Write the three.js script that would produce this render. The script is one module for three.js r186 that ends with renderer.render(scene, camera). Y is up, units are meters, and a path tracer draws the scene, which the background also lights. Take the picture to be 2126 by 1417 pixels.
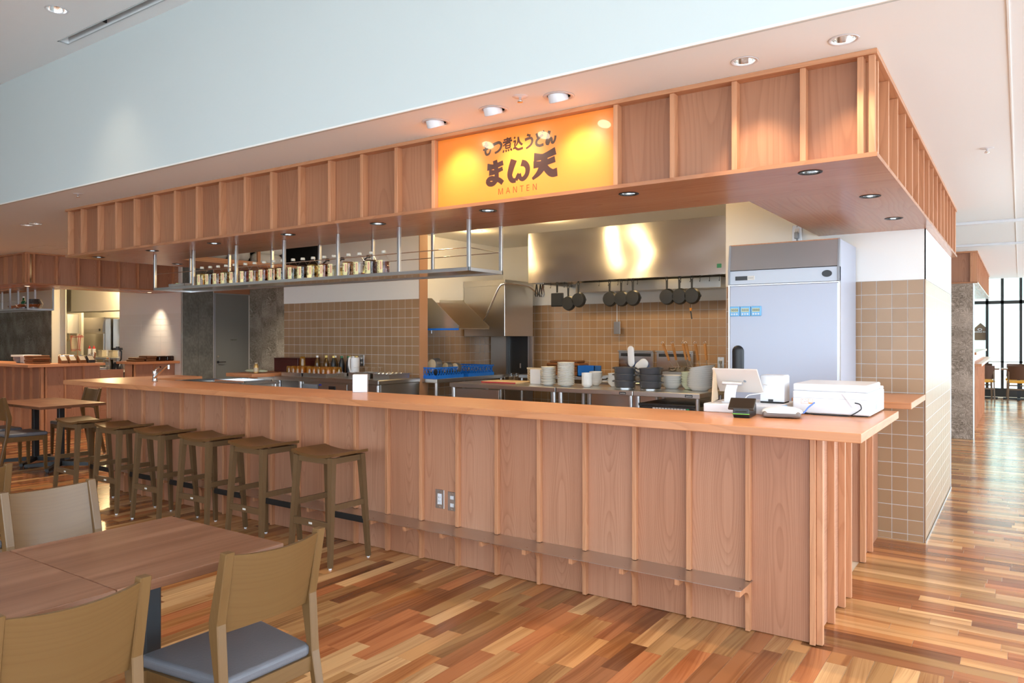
import * as THREE from 'three';
import { mergeGeometries } from 'three/addons/utils/BufferGeometryUtils.js';
import { RoundedBoxGeometry } from 'three/addons/geometries/RoundedBoxGeometry.js';
import { FontLoader } from 'three/addons/loaders/FontLoader.js';
import { TextGeometry } from 'three/addons/geometries/TextGeometry.js';
import { RectAreaLightUniformsLib } from 'three/addons/lights/RectAreaLightUniformsLib.js';
RectAreaLightUniformsLib.init();

// ---------- camera, sky, exposure ----------
// x runs along the front of the bar to the right, z towards the viewer, metres
const scene = new THREE.Scene();
const camera = new THREE.PerspectiveCamera(2 * Math.atan(708.5 / 1541.35) * 180 / Math.PI, 2126 / 1417, 0.05, 200);
camera.position.set(0, 1.4425, 0);
camera.lookAt(-0.5646, 1.4425, -0.8254);
camera.setViewOffset(2126, 1417, 0, 9.5, 2126, 1417);
camera.updateProjectionMatrix();
camera.updateMatrixWorld();
scene.add(camera);
const renderer = new THREE.WebGLRenderer({ antialias: true });
renderer.toneMapping = THREE.LinearToneMapping;
renderer.toneMappingExposure = 1.0;
renderer.shadowMap.enabled = true;
// an even, bright overcast sky outside the windows
scene.background = new THREE.Color().setRGB(0.82, 0.95, 1.06);
scene.backgroundIntensity = 6.0;

// ---------- helpers ----------
let seed = 7;
const rnd = () => { seed = (seed + 0x6d2b79f5) | 0; let t = Math.imul(seed ^ (seed >>> 15), 1 | seed); t = (t + Math.imul(t ^ (t >>> 7), 61 | t)) ^ t; return ((t ^ (t >>> 14)) >>> 0) / 4294967296; };
const rr = (a, b) => a + (b - a) * rnd();
const V = (x, y, z) => new THREE.Vector3(x, y, z);
const used = new Map();
function numbered(n) { const k = used.get(n) || 0; used.set(n, k + 1); return k ? n + '_' + String(k).padStart(3, '0') : n; }
const shade = (o) => { o.castShadow = true; o.receiveShadow = true; return o; };
// a thing: a group at its base; its parts are written in world coordinates when at() is used, else in its own
function T(name, label, category, [x, y, z] = [0, 0, 0], group, turn = 0) {
  const o = new THREE.Group(); o.name = numbered(name); o.position.set(x, y, z); o.rotation.y = turn; o.userData = { label, category };
  if (group) o.userData.group = group;
  scene.add(o); return o;
}
function S(name, base = [0, 0, 0]) { const o = new THREE.Group(); o.name = numbered(name); o.position.set(...base); o.userData = { kind: 'structure' }; scene.add(o); return o; }
function P(parent, name, geo, mat, label) {   // a part, in its parent's own axes
  const m = shade(new THREE.Mesh(geo, mat)); m.name = name; if (label) m.userData.label = label; parent.add(m); return m;
}
function W(parent, name, geo, mat, label) {    // a part written in world coordinates (the parent is not turned)
  let p = V(0, 0, 0); for (let o = parent; o && o !== scene; o = o.parent) p.add(o.position);
  geo.translate(-p.x, -p.y, -p.z); return P(parent, name, geo, mat, label);
}
function M(name, geo, mat, label, category, [x, y, z] = [0, 0, 0], group, turn = 0) {   // a thing of one mesh
  const m = shade(new THREE.Mesh(geo, mat)); m.name = numbered(name); m.position.set(x, y, z); m.rotation.y = turn; m.userData = { label, category };
  if (group) m.userData.group = group; scene.add(m); return m;
}
function copy(o, [x, y, z], turn = 0, label) {
  const c = o.clone(); c.name = numbered(o.name.replace(/_\d{3}$/, '')); c.position.set(x, y, z); c.rotation.y = turn; if (label) c.userData.label = label; scene.add(c); return c;
}
function uvm(g, axis = 'y', ou = 0, ov = 0) {   // uv in metres, v along the grain axis
  if (g.index) { g = g.toNonIndexed(); }
  const p = g.attributes.position, n = p.count, uv = new Float32Array(n * 2), gi = 'xyz'.indexOf(axis);
  const a = V(), b = V(), c = V(), e = V(), f = V();
  for (let i = 0; i < n; i += 3) {
    a.fromBufferAttribute(p, i); b.fromBufferAttribute(p, i + 1); c.fromBufferAttribute(p, i + 2);
    e.subVectors(b, a); f.subVectors(c, a); e.cross(f);
    const ab = [Math.abs(e.x), Math.abs(e.y), Math.abs(e.z)], d = ab.indexOf(Math.max(...ab));
    let vi, ui;
    if (d === gi) { ui = (gi + 1) % 3; vi = (gi + 2) % 3; } else { vi = gi; ui = 3 - gi - d; }
    [a, b, c].forEach((q, k) => { uv[(i + k) * 2] = q.getComponent(ui) + ou; uv[(i + k) * 2 + 1] = q.getComponent(vi) + ov; });
  }
  g.setAttribute('uv', new THREE.BufferAttribute(uv, 2)); return g;
}
function box(x0, x1, y0, y1, z0, z1, c = 0, axis = 'y', ou = 0, ov = 0) {   // a box with chamfered edges
  const lo = [Math.min(x0, x1), Math.min(y0, y1), Math.min(z0, z1)], hi = [Math.max(x0, x1), Math.max(y0, y1), Math.max(z0, z1)], pos = [];
  c = Math.min(c, ...[0, 1, 2].map((k) => (hi[k] - lo[k]) * 0.45));
  const mid = lo.map((l, k) => (l + hi[k]) / 2);
  const pt = (f, s) => [0, 1, 2].map((k) => (s[k] > 0 ? hi[k] : lo[k]) - (k === f ? 0 : s[k] * c));
  const tri = (a, b, d) => {
    const u = [0, 1, 2].map((k) => b[k] - a[k]), v = [0, 1, 2].map((k) => d[k] - a[k]);
    const n = [u[1] * v[2] - u[2] * v[1], u[2] * v[0] - u[0] * v[2], u[0] * v[1] - u[1] * v[0]];
    const o = [0, 1, 2].reduce((t, k) => t + n[k] * ((a[k] + b[k] + d[k]) / 3 - mid[k]), 0);
    pos.push(...a, ...(o >= 0 ? b : d), ...(o >= 0 ? d : b));
  };
  const quad = (a, b, d, e) => { tri(a, b, d); tri(a, d, e); };
  for (let f = 0; f < 3; f++) for (const s of [-1, 1]) {
    const i = (f + 1) % 3, j = (f + 2) % 3, g = (p, q) => { const t = [0, 0, 0]; t[f] = s; t[i] = p; t[j] = q; return pt(f, t); };
    quad(g(-1, -1), g(1, -1), g(1, 1), g(-1, 1));
  }
  if (c > 0) {
    for (let f = 0; f < 3; f++) { const i = (f + 1) % 3, j = (f + 2) % 3;
      for (const p of [-1, 1]) for (const q of [-1, 1]) { const t = (w) => { const r = [0, 0, 0]; r[f] = w; r[i] = p; r[j] = q; return r; };
        quad(pt(i, t(-1)), pt(j, t(-1)), pt(j, t(1)), pt(i, t(1))); } }
    for (const p of [-1, 1]) for (const q of [-1, 1]) for (const r of [-1, 1]) { const t = [p, q, r]; tri(pt(0, t), pt(1, t), pt(2, t)); }
  }
  const g = new THREE.BufferGeometry(); g.setAttribute('position', new THREE.BufferAttribute(new Float32Array(pos), 3));
  g.computeVertexNormals(); return uvm(g, axis, ou, ov);
}
const wood = (x0, x1, y0, y1, z0, z1, c, axis) => box(x0, x1, y0, y1, z0, z1, c, axis, rr(0, 3), rr(0, 5));
function beam(a, b, w0, d0, w1 = w0, d1 = d0, twist = 0) {   // tapered square bar from a to b (arrays); w along x-ish, d along z-ish
  const A = V(...a), B = V(...b), dir = B.clone().sub(A).normalize();
  let X = Math.abs(dir.y) > 0.7 ? V(1, 0, 0) : V(0, 1, 0); X.addScaledVector(dir, -X.dot(dir)).normalize(); let Z = dir.clone().cross(X).normalize();
  if (twist) { X.applyAxisAngle(dir, twist); Z.applyAxisAngle(dir, twist); }
  const q = (C, w, d, s, t) => C.clone().addScaledVector(X, s * w / 2).addScaledVector(Z, t * d / 2);
  const pts = [[-1, -1], [1, -1], [1, 1], [-1, 1]], lo = pts.map(([s, t]) => q(A, w0, d0, s, t)), hi = pts.map(([s, t]) => q(B, w1, d1, s, t)), pos = [];
  const mid = A.clone().add(B).multiplyScalar(0.5);
  const tri = (p, r, s) => { const n = r.clone().sub(p).cross(s.clone().sub(p)); const f = n.dot(p.clone().add(r).add(s).divideScalar(3).sub(mid)) >= 0; for (const v of f ? [p, r, s] : [p, s, r]) pos.push(v.x, v.y, v.z); };
  for (let k = 0; k < 4; k++) { const n = (k + 1) % 4; tri(lo[k], lo[n], hi[n]); tri(lo[k], hi[n], hi[k]); }
  tri(lo[0], lo[1], lo[2]); tri(lo[0], lo[2], lo[3]); tri(hi[0], hi[1], hi[2]); tri(hi[0], hi[2], hi[3]);
  const g = new THREE.BufferGeometry(); g.setAttribute('position', new THREE.BufferAttribute(new Float32Array(pos), 3)); g.computeVertexNormals();
  return uvm(g, 'y', rnd(), rnd());
}
const clean = (g) => { const h = g.index ? g.toNonIndexed() : g; for (const k of Object.keys(h.attributes)) if (!['position', 'normal', 'uv'].includes(k)) h.deleteAttribute(k); h.morphAttributes = {}; return h; };
const merge = (l) => mergeGeometries(l.map(clean), false);
const cyl = (r0, r1, h, x = 0, y = 0, z = 0, seg = 20, open = false) => new THREE.CylinderGeometry(r1, r0, h, seg, 1, open).translate(x, y + h / 2, z);   // r0 below, base at y
const lathe = (pts, seg = 28) => new THREE.LatheGeometry(pts.map((p) => new THREE.Vector2(Math.max(p[0], 0), p[1])), seg);
const tube = (pts, r, seg = 8, n = 0, smooth = true) => new THREE.TubeGeometry(smooth ? new THREE.CatmullRomCurve3(pts.map((p) => V(...p)), false, 'catmullrom', 0.3) : poly(pts), n || pts.length * 6, r, seg);
function poly(pts) { const c = new THREE.CurvePath(); for (let i = 1; i < pts.length; i++) c.add(new THREE.LineCurve3(V(...pts[i - 1]), V(...pts[i]))); return c; }
const rbox = (w, h, d, r, x = 0, y = 0, z = 0, seg = 3) => new RoundedBoxGeometry(w, h, d, seg, r).translate(x, y + h / 2, z);   // base at y
function ext(pts, depth, bevel = 0, holes = []) {   // outline in xy, extruded along z from 0 to depth
  const s = new THREE.Shape(pts.map((p) => new THREE.Vector2(...p)));
  for (const [hx, hy, hr] of holes) { const h = new THREE.Path(); h.absarc(hx, hy, hr, 0, Math.PI * 2, true); s.holes.push(h); }
  return new THREE.ExtrudeGeometry(s, { depth: depth - 2 * bevel, bevelEnabled: bevel > 0, bevelSize: bevel, bevelThickness: bevel, bevelSegments: 2, bevelOffset: -bevel, curveSegments: 20 }).translate(0, 0, bevel);
}
function plate(x0, x1, z0, z1, y0, y1, holes) {    // a horizontal board with round holes [x, z, r]
  const g = ext([[x0, -z1], [x1, -z1], [x1, -z0], [x0, -z0]], y1 - y0, 0, holes.map(([x, z, r]) => [x, -z, r]));
  g.rotateX(-Math.PI / 2).translate(0, y0, 0); return g;
}

// ---------- textures ----------
const lat = new Float32Array(4096); for (let i = 0; i < 4096; i++) lat[i] = rnd();
const sm = (t) => t * t * (3 - 2 * t);
function pn(x, y, px, py, s = 0) {   // value noise, periodic
  const xi = Math.floor(x), yi = Math.floor(y), fx = sm(x - xi), fy = sm(y - yi), h = (a, b) => lat[((((a % px) + px) % px) * 73 + (((b % py) + py) % py) * 179 + s * 397) & 4095];
  return (h(xi, yi) * (1 - fx) + h(xi + 1, yi) * fx) * (1 - fy) + (h(xi, yi + 1) * (1 - fx) + h(xi + 1, yi + 1) * fx) * fy;
}
function tex(w, h, fn, srgb = true, rep = [1, 1]) {
  const d = new Uint8Array(w * h * 4);
  for (let j = 0; j < h; j++) for (let i = 0; i < w; i++) { const c = fn(i / w, j / h), k = (j * w + i) * 4; d[k] = Math.max(0, Math.min(255, c[0])); d[k + 1] = Math.max(0, Math.min(255, c[1])); d[k + 2] = Math.max(0, Math.min(255, c[2])); d[k + 3] = 255; }
  const t = new THREE.DataTexture(d, w, h); t.wrapS = t.wrapT = THREE.RepeatWrapping; t.magFilter = THREE.LinearFilter; t.minFilter = THREE.LinearFilter; if (srgb) t.colorSpace = THREE.SRGBColorSpace; t.repeat.set(...rep); t.needsUpdate = true; return t;
}
const mix3 = (a, b, t) => [a[0] + (b[0] - a[0]) * t, a[1] + (b[1] - a[1]) * t, a[2] + (b[2] - a[2]) * t];
// plain-sawn veneer with cathedral figure; 0.8 m across, 2.4 m along the grain
function veneer(contrast, rings, s) {
  return tex(512, 1024, (u, v) => {
    const q = Math.cos(u * Math.PI * 4) * 0.9 + (pn(u * 3, v * 4, 3, 4, s) - 0.5) * 1.5 + (pn(u * 8, v * 9, 8, 9, s + 3) - 0.5) * 0.35;
    const f = q * rings - Math.floor(q * rings), line = Math.pow(f, 3) * (1 - sm(Math.max(0, (f - 0.9) / 0.1)));
    const fine = pn(u * 170, v * 14, 170, 14, s + 5) * 0.5 + pn(u * 60, v * 5, 60, 5, s + 7) * 0.5, broad = pn(u * 5, v * 2, 5, 2, s + 9);
    const t = (line * 0.62 + (fine - 0.5) * 0.5 + (broad - 0.5) * 0.45) * contrast;
    return mix3([250, 246, 242], [176, 146, 124], Math.max(-0.15, t));
  }, true, [1 / 0.8, 1 / 2.4]);
}
const texVeneer = veneer(0.5, 7, 1), texFine = veneer(0.42, 3, 5), texPlain = veneer(0.24, 4, 8);
// strong streaks for the acacia floor and the laminate tables
function streak(contrast, s, wave) {
  return tex(512, 1024, (u, v) => {
    const w = u + (pn(u * 4, v * 3, 4, 3, s) - 0.5) * wave;
    const a = pn(w * 14, v * 2, 14, 2, s + 1), b = pn(w * 46, v * 4, 46, 4, s + 2), c = pn(w * 150, v * 10, 150, 10, s + 3), k = pn(u * 2, v * 5, 2, 5, s + 4);
    const t = ((a - 0.5) * 0.75 + (b - 0.5) * 0.35 + (c - 0.5) * 0.22 + (k - 0.5) * 0.55) * contrast + 0.22;
    return mix3([255, 250, 242], [140, 106, 80], Math.max(0, t));
  }, true, [1 / 0.5, 1 / 1.8]);
}
const texFloor = streak(0.9, 11, 0.14), texTable = streak(0.62, 21, 0.03);
const texBoard = tex(512, 512, (u, v) => {      // wood-wool cement board: short curled fibres
  let t = 0; for (let k = 0; k < 3; k++) { const a = pn(u * 8, v * 8, 8, 8, 40 + k) * 7 + k * 2.1, x = u * Math.cos(a) + v * Math.sin(a); t += pn(x * 90 + k * 17, (v * Math.cos(a) - u * Math.sin(a)) * 22, 4096, 4096, 50 + k); }
  const f = (t / 3 - 0.5) * 2.2 + (pn(u * 6, v * 6, 6, 6, 60) - 0.5) * 0.5; return mix3([200, 198, 192], [120, 116, 108], 0.45 + f);
}, true, [1 / 0.9, 1 / 0.9]);
const texConcrete = tex(512, 512, (u, v) => { const f = (pn(u * 9, v * 7, 9, 7, 70) - 0.5) * 0.5 + (pn(u * 60, v * 40, 60, 40, 71) - 0.5) * 0.5 + (pn(u * 200, v * 150, 200, 150, 72) > 0.86 ? 0.3 : 0); return mix3([215, 215, 210], [150, 150, 146], 0.4 + f); }, true, [1 / 1.2, 1 / 1.2]);
const bumpBrush = tex(256, 512, (u, v) => { const t = pn(u * 256, v * 6, 256, 6, 80) * 255; return [t, t, t]; }, false, [1 / 0.25, 1 / 1.2]);
const bumpWave = tex(256, 256, (u, v) => { const t = (pn(u * 7, v * 2, 7, 2, 90) * 0.75 + pn(u * 16, v * 3, 16, 3, 91) * 0.25) * 255; return [t, t, t]; }, false, [1 / 2.3, 1 / 1.2]);
const bumpPeel = tex(256, 256, (u, v) => { const t = (pn(u * 64, v * 64, 64, 64, 95) * 0.6 + pn(u * 128, v * 128, 128, 128, 96) * 0.4) * 255; return [t, t, t]; }, false, [1 / 0.3, 1 / 0.3]);

// ---------- materials ----------
const mat = (name, color, roughness, more = {}) => { const m = new THREE.MeshPhysicalMaterial({ color, roughness, metalness: 0, ...more }); m.name = name; return m; };
const C = (r, g, b) => new THREE.Color().setRGB(r / 255, g / 255, b / 255, THREE.SRGBColorSpace);
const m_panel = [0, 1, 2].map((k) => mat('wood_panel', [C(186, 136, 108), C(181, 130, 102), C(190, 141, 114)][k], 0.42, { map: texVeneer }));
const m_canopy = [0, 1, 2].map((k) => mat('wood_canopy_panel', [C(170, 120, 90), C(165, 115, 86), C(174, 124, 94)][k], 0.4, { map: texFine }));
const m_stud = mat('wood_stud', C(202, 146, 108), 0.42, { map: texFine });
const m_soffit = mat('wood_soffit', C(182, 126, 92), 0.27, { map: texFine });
const m_worktop = mat('wood_worktop', C(212, 148, 104), 0.3, { map: texFine });
const m_floor = mat('floor_wood', C(255, 255, 255), 0.2, { map: texFloor, vertexColors: true });
const m_floorpiece = m_floor;
const m_subfloor = mat('floor_joint', C(214, 196, 172), 0.6);
const m_table = mat('table_laminate', C(152, 112, 90), 0.34, { map: texTable });
const m_tableedge = mat('table_edge', C(168, 122, 100), 0.45, { map: texTable });
const m_chair = mat('chair_wood', C(112, 84, 50), 0.33, { map: texPlain });
const m_stool = mat('stool_wood', C(108, 84, 57), 0.38, { map: texPlain });
const m_stoolseat = mat('stool_seat_wood', C(110, 78, 44), 0.36, { map: texPlain });
const m_vinyl = mat('grey_vinyl', C(98, 99, 105), 0.36, { bumpMap: bumpPeel, bumpScale: 0.0004 });
const m_black = mat('black_steel', C(32, 36, 40), 0.45);
const m_rubber = mat('black_rubber', C(28, 28, 28), 0.7);
const m_white = mat('white_paint', C(238, 237, 233), 0.7);
const m_ceiling = mat('ceiling_paint', C(240, 245, 248), 0.8);
const m_bulk = mat('bulkhead_paint', C(206, 215, 215), 0.8);
const m_tile = [0, 1, 2].map((k) => mat('brown_tile', [C(162, 130, 98), C(158, 126, 94), C(166, 134, 102)][k], 0.32));
const m_grout = mat('grout', C(208, 206, 204), 0.8);
const m_whitetile = mat('white_tile', C(232, 230, 224), 0.3);
const m_steel = mat('stainless_steel', new THREE.Color(0.6, 0.59, 0.57), 0.28, { metalness: 1 });
const m_steelwave = mat('stainless_sheet', new THREE.Color(0.68, 0.68, 0.68), 0.24, { metalness: 1, bumpMap: bumpWave, bumpScale: 0.02, anisotropy: 0.85, anisotropyRotation: 0 });
const m_mirror = mat('polished_steel', new THREE.Color(0.66, 0.66, 0.67), 0.12, { metalness: 1 });
const m_alu = mat('satin_aluminium', new THREE.Color(0.68, 0.7, 0.72), 0.32, { metalness: 1 });
const m_chrome = mat('chrome', new THREE.Color(0.8, 0.8, 0.82), 0.06, { metalness: 1 });
const m_fridge = mat('fridge_door', C(182, 188, 204), 0.35, { metalness: 0.2 });
const m_fridgehead = mat('fridge_head', C(165, 162, 162), 0.38, { metalness: 0.6 });
const m_dark = mat('black_and_shade', C(34, 34, 35), 0.8);  // black parts, and the painted shade inside the canopy return
const m_darkplastic = mat('dark_plastic', C(38, 40, 44), 0.35);
const m_greyplastic = mat('grey_plastic', C(150, 156, 164), 0.4);
const m_whiteplastic = mat('white_plastic', C(226, 228, 233), 0.3);
const m_porcelain = mat('porcelain', C(240, 241, 240), 0.16);
const m_porcelaingreen = mat('celadon_porcelain', C(220, 228, 200), 0.18);
const m_iron = mat('cast_iron', C(40, 42, 44), 0.45);
const m_pot = mat('black_stoneware', C(78, 80, 86), 0.3);
const m_cream = mat('cream_ceramic', C(206, 190, 162), 0.5);
const m_blue = mat('blue_plastic', C(20, 110, 215), 0.4);
const m_bluelight = mat('pale_blue_plastic', C(120, 190, 240), 0.35);
const m_board = mat('fibre_board', C(250, 226, 212), 0.85, { map: texBoard, bumpMap: texBoard, bumpScale: 0.0015 });
const m_boardgrey = mat('grey_fibre_board', C(226, 228, 222), 0.85, { map: texBoard });
const m_concrete = mat('dark_concrete_panel', C(150, 156, 154), 0.8, { map: texConcrete });
const m_door = mat('grey_door', C(128, 134, 132), 0.6);
const m_walnut = mat('walnut_board', C(118, 74, 40), 0.45, { map: texFine });
const m_rosewood = mat('rosewood_box', C(86, 36, 32), 0.35, { map: texTable });
const m_glass = mat('clear_glass', C(255, 255, 255), 0.02, { transmission: 1, thickness: 0, ior: 1.45 });
const m_window = mat('window_glass', C(246, 252, 250), 0.0, { transmission: 1, thickness: 0, ior: 1.45 });
const m_amber = mat('amber_plastic', C(238, 196, 84), 0.08, { transmission: 0.85, thickness: 0, ior: 1.45 });
const m_label = mat('label_plate', C(226, 226, 222), 0.5);
const lampMat = (r, g, b, k) => { const m = new THREE.MeshStandardMaterial({ color: 0xffffff, emissive: new THREE.Color(r, g, b), emissiveIntensity: k, roughness: 0.6 }); m.name = 'lamp_glow'; return m; };
const WARM = new THREE.Color(1.0, 0.72, 0.42), SOFTWARM = new THREE.Color(1.0, 0.8, 0.58);
// ---------- the room shell ----------
const TH = 34.374 * Math.PI / 180, cT = Math.cos(TH), sT = Math.sin(TH);
const seen = (x, y, z) => { const r = x * cT - z * sT, f = -x * sT - z * cT; return f < 0.25 ? null : [1063 + 1541.35 * r / f, 699 - 1541.35 * (y - 1.4425) / f]; };   // only to rank pieces by how large they show
function shown(pts) { const q = pts.map((p) => seen(...p)); if (q.some((p) => !p)) return 0; let a = 0; const cl = q.map(([x, y]) => [Math.max(0, Math.min(2126, x)), Math.max(0, Math.min(1417, y))]); for (let i = 0; i < cl.length; i++) { const [x0, y0] = cl[i], [x1, y1] = cl[(i + 1) % cl.length]; a += x0 * y1 - x1 * y0; } return Math.abs(a); }

const floor = S('floor');
P(floor, 'subfloor', box(-22, 3.0, -0.2, -0.0015, -22, 4.6), m_subfloor);
const tones = [[206, 150, 96], [190, 122, 78], [146, 96, 62], [222, 178, 128], [178, 136, 90], [196, 134, 82], [164, 108, 70], [208, 158, 106]].map(([r, g, b]) => C(r, g, b));
function plankGeo(x0, x1, z0, z1, axis) {
  const g = wood(x0, x1, -0.0015, 0, z0, z1, 0, axis), t = tones[Math.floor(rnd() * tones.length)], k = rr(0.85, 1.1), n = g.attributes.position.count, col = new Float32Array(n * 3);
  for (let i = 0; i < n; i++) { col[i * 3] = t.r * k; col[i * 3 + 1] = t.g * k; col[i * 3 + 2] = t.b * k; }
  g.setAttribute('color', new THREE.BufferAttribute(col, 3)); return g;
}
const planks = [], PW = 0.0895;
for (let x = -17; x < 2.9; x += PW) {           // boards running away from the viewer, up to the front of the bar and in the left passage
  let z = 3.2 - rr(0, 0.6); const zEnd = x < -7.2 ? -9 : x < -0.78 ? -3.692 : -3.64;
  while (z > zEnd) { let l = rr(0.28, 0.85); let z1 = Math.max(z - l, zEnd); if (z1 - zEnd < 0.06) z1 = zEnd; planks.push([x, x + PW - 0.0015, z1, z - 0.001, 'z']); z = z1; }
}
for (let z = -3.64; z > -21; z -= PW) {         // boards running across in the right aisle
  let x = -0.85; while (x < 2.9) { const l = rr(0.3, 0.85), x1 = Math.min(x + l, 2.92); planks.push([x, x1 - 0.0015, z - PW + 0.0015, z, 'x']); x = x1; }
}
planks.forEach((p) => { const [x0, x1, z0, z1] = p; p.push(shown([[x0, 0, z0], [x1, 0, z0], [x1, 0, z1], [x0, 0, z1]])); });
planks.sort((a, b) => b[5] - a[5]);
planks.slice(0, 300).forEach((p, i) => P(floor, i ? 'plank_' + String(i).padStart(3, '0') : 'plank', plankGeo(...p.slice(0, 5)), m_floor));
{ const list = planks.slice(300).map((p) => plankGeo(...p.slice(0, 5))), f = P(floor, 'plank_field', mergeGeometries(list, false), m_floor); f.userData.kind = 'stuff'; }

// raised kitchen floor behind the bar
const kfloor = S('floor_kitchen'); P(kfloor, 'slab', box(-7.4, -1.0, 0, 0.15, -8.06, -5.12), mat('kitchen_floor', C(120, 112, 104), 0.6));

// ceilings: the high one over the seats, the low one over the stalls, and the upright face between them
const LOWY = 2.654, HIGHY = 3.75, ZB = -2.965;
const ceilSpots = [[-0.592, -3.262, 0.052], [-0.999, -3.272, 0.052], [-1.918, -3.222, 0.068], [-2.319, -3.217, 0.068], [-2.724, -3.221, 0.068], [-8.889, -3.671, 0.07], [-8.699, -3.677, 0.07]];
const highSpots = [[-5.608, -2.51, 0.07], [-3.2, -1.2, 0.07]];
const ceilLow = S('ceiling_low'); P(ceilLow, 'panel', plate(-22, 3.0, -18.4, ZB - 0.031, LOWY, LOWY + 0.03, ceilSpots), m_ceiling);
P(ceilLow, 'joint', box(-0.04, -0.033, LOWY - 0.004, LOWY, -18.4, ZB), m_white);
P(ceilLow, 'crossbar', box(-0.9, 0.3, LOWY - 0.03, LOWY, -9.24, -9.18, 0.003), m_whiteplastic); P(ceilLow, 'crossbar_001', box(-0.9, 0.3, LOWY - 0.03, LOWY, -11.48, -11.42, 0.003), m_whiteplastic);
const ceilHigh = S('ceiling_high'); P(ceilHigh, 'panel', uvm((() => {
  const s = ext([[-22, -4.6], [3.0, -4.6], [3.0, 2.965], [-22, 2.965]], 0.05, 0, highSpots.map(([x, z, r]) => [x, -z, r]));
  const sh = new THREE.Shape([[-22, -4.6], [3.0, -4.6], [3.0, 2.965], [-22, 2.965]].map((p) => new THREE.Vector2(...p)));
  for (const [x, z, r] of highSpots) { const h = new THREE.Path(); h.absarc(x, -z, r, 0, Math.PI * 2, true); sh.holes.push(h); }
  const slot = new THREE.Path(); slot.moveTo(-6.18, 2.79); slot.lineTo(-6.18, 2.85); slot.lineTo(-1.5, 2.85); slot.lineTo(-1.5, 2.79); slot.closePath(); sh.holes.push(slot);
  return new THREE.ExtrudeGeometry(sh, { depth: 0.05, bevelEnabled: false, curveSegments: 20 }).rotateX(-Math.PI / 2).translate(0, HIGHY, 0);
})(), 'x'), m_ceiling);
P(ceilHigh, 'ceiling_far', box(-22, 3.0, LOWY + 0.35, LOWY + 0.4, -22, -18.4), m_ceiling);
P(ceilHigh, 'roof_slab', box(-22.2, 3.2, HIGHY + 0.3, HIGHY + 0.4, -22.2, 4.8), m_white);
const slotBox = T('slot_diffuser', 'long narrow black air slot set into the high ceiling', 'air vent', [-3.84, HIGHY - 0.004, -2.82]);
W(slotBox, 'housing', merge([box(-6.2, -1.48, HIGHY + 0.05, HIGHY + 0.25, -2.86, -2.852), box(-6.2, -1.48, HIGHY + 0.05, HIGHY + 0.25, -2.788, -2.78), box(-6.2, -1.48, HIGHY + 0.24, HIGHY + 0.25, -2.86, -2.78)]), m_dark);
W(slotBox, 'trim', merge([box(-6.2, -1.48, HIGHY - 0.004, HIGHY, -2.86, -2.852), box(-6.2, -1.48, HIGHY - 0.004, HIGHY, -2.788, -2.78), box(-6.2, -6.18, HIGHY - 0.004, HIGHY, -2.86, -2.78)]), m_alu);
for (let k = 0; k < 5; k++) W(slotBox, 'divider', box(-5.6 + k * 0.9, -5.59 + k * 0.9, HIGHY + 0.02, HIGHY + 0.1, -2.85, -2.79), m_darkplastic);
const bulk = S('wall_bulkhead'); P(bulk, 'face', box(-22, 3.0, LOWY, HIGHY + 0.3, ZB - 0.03, ZB), m_bulk); P(bulk, 'edge_bead', box(-22, 3.0, LOWY - 0.006, LOWY + 0.006, ZB - 0.004, ZB + 0.006, 0.002), m_white);
const bulk2 = S('wall_bulkhead_far'); P(bulk2, 'face', box(-22, 3.0, LOWY, LOWY + 0.4, -18.43, -18.4), m_ceiling);

// outer walls with windows
const wl = S('wall_left'); P(wl, 'face', box(-22.2, -22, -0.2, 4.1, -22, 4.8), m_white);
const ground = S('ground_outside'); P(ground, 'paving', box(-70, 60, -0.5, -0.25, -70, 60), mat('pale_paving', C(240, 241, 240), 0.9));
function windowWall(name, along, plane, a0, a1, y0, y1, step, sill) {   // frame of an open glazed front outside the frame; along: 'x' or 'z'
  const w = S(name), B = (p0, p1, q0, q1, d0, d1, c = 0) => along === 'x' ? box(p0, p1, q0, q1, plane + d0, plane + d1, c) : box(plane + d0, plane + d1, q0, q1, p0, p1, c);
  const fm = mat('dark_frame', C(48, 46, 44), 0.5);
  P(w, 'window_frame', merge([B(a0, a1, y0 - 0.2, y0 + sill, -0.06, 0.06), B(a0, a1, y1 - 0.08, y1, -0.05, 0.05), B(a0, a1, y1, y1 + 0.4, -0.06, 0.06)]), fm);
  const n = Math.round((a1 - a0) / step), st = (a1 - a0) / n;
  for (let k = 0; k <= n; k++) P(w, k ? 'mullion_' + String(k).padStart(3, '0') : 'mullion', B(a0 + k * st - 0.03, a0 + k * st + 0.03, y0 + sill, y1 - 0.08, -0.05, 0.05, 0.004), fm);
  return w;
}
windowWall('window_1', 'z', 3.05, -3.0, 4.6, 0, 3.72, 1.9, 0.08);
windowWall('window_2', 'z', 3.05, -21.5, -3.0, 0, 2.65, 1.85, 0.08);
windowWall('window_3', 'x', 4.65, -6, 3.0, 0, 2.9, 2.0, 0.4);
const wb = S('wall_behind'); P(wb, 'face', box(-22, -6, -0.2, 4.1, 4.6, 4.8), m_white);
const lintel = S('wall_right_lintel'); P(lintel, 'face', merge([box(3.0, 3.2, 3.7, 4.1, -3, 4.8), box(3.0, 3.2, 2.64, 4.1, -22, -3), box(-22, 3.2, 2.88, 4.15, 4.6, 4.8)]), m_white);
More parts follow.
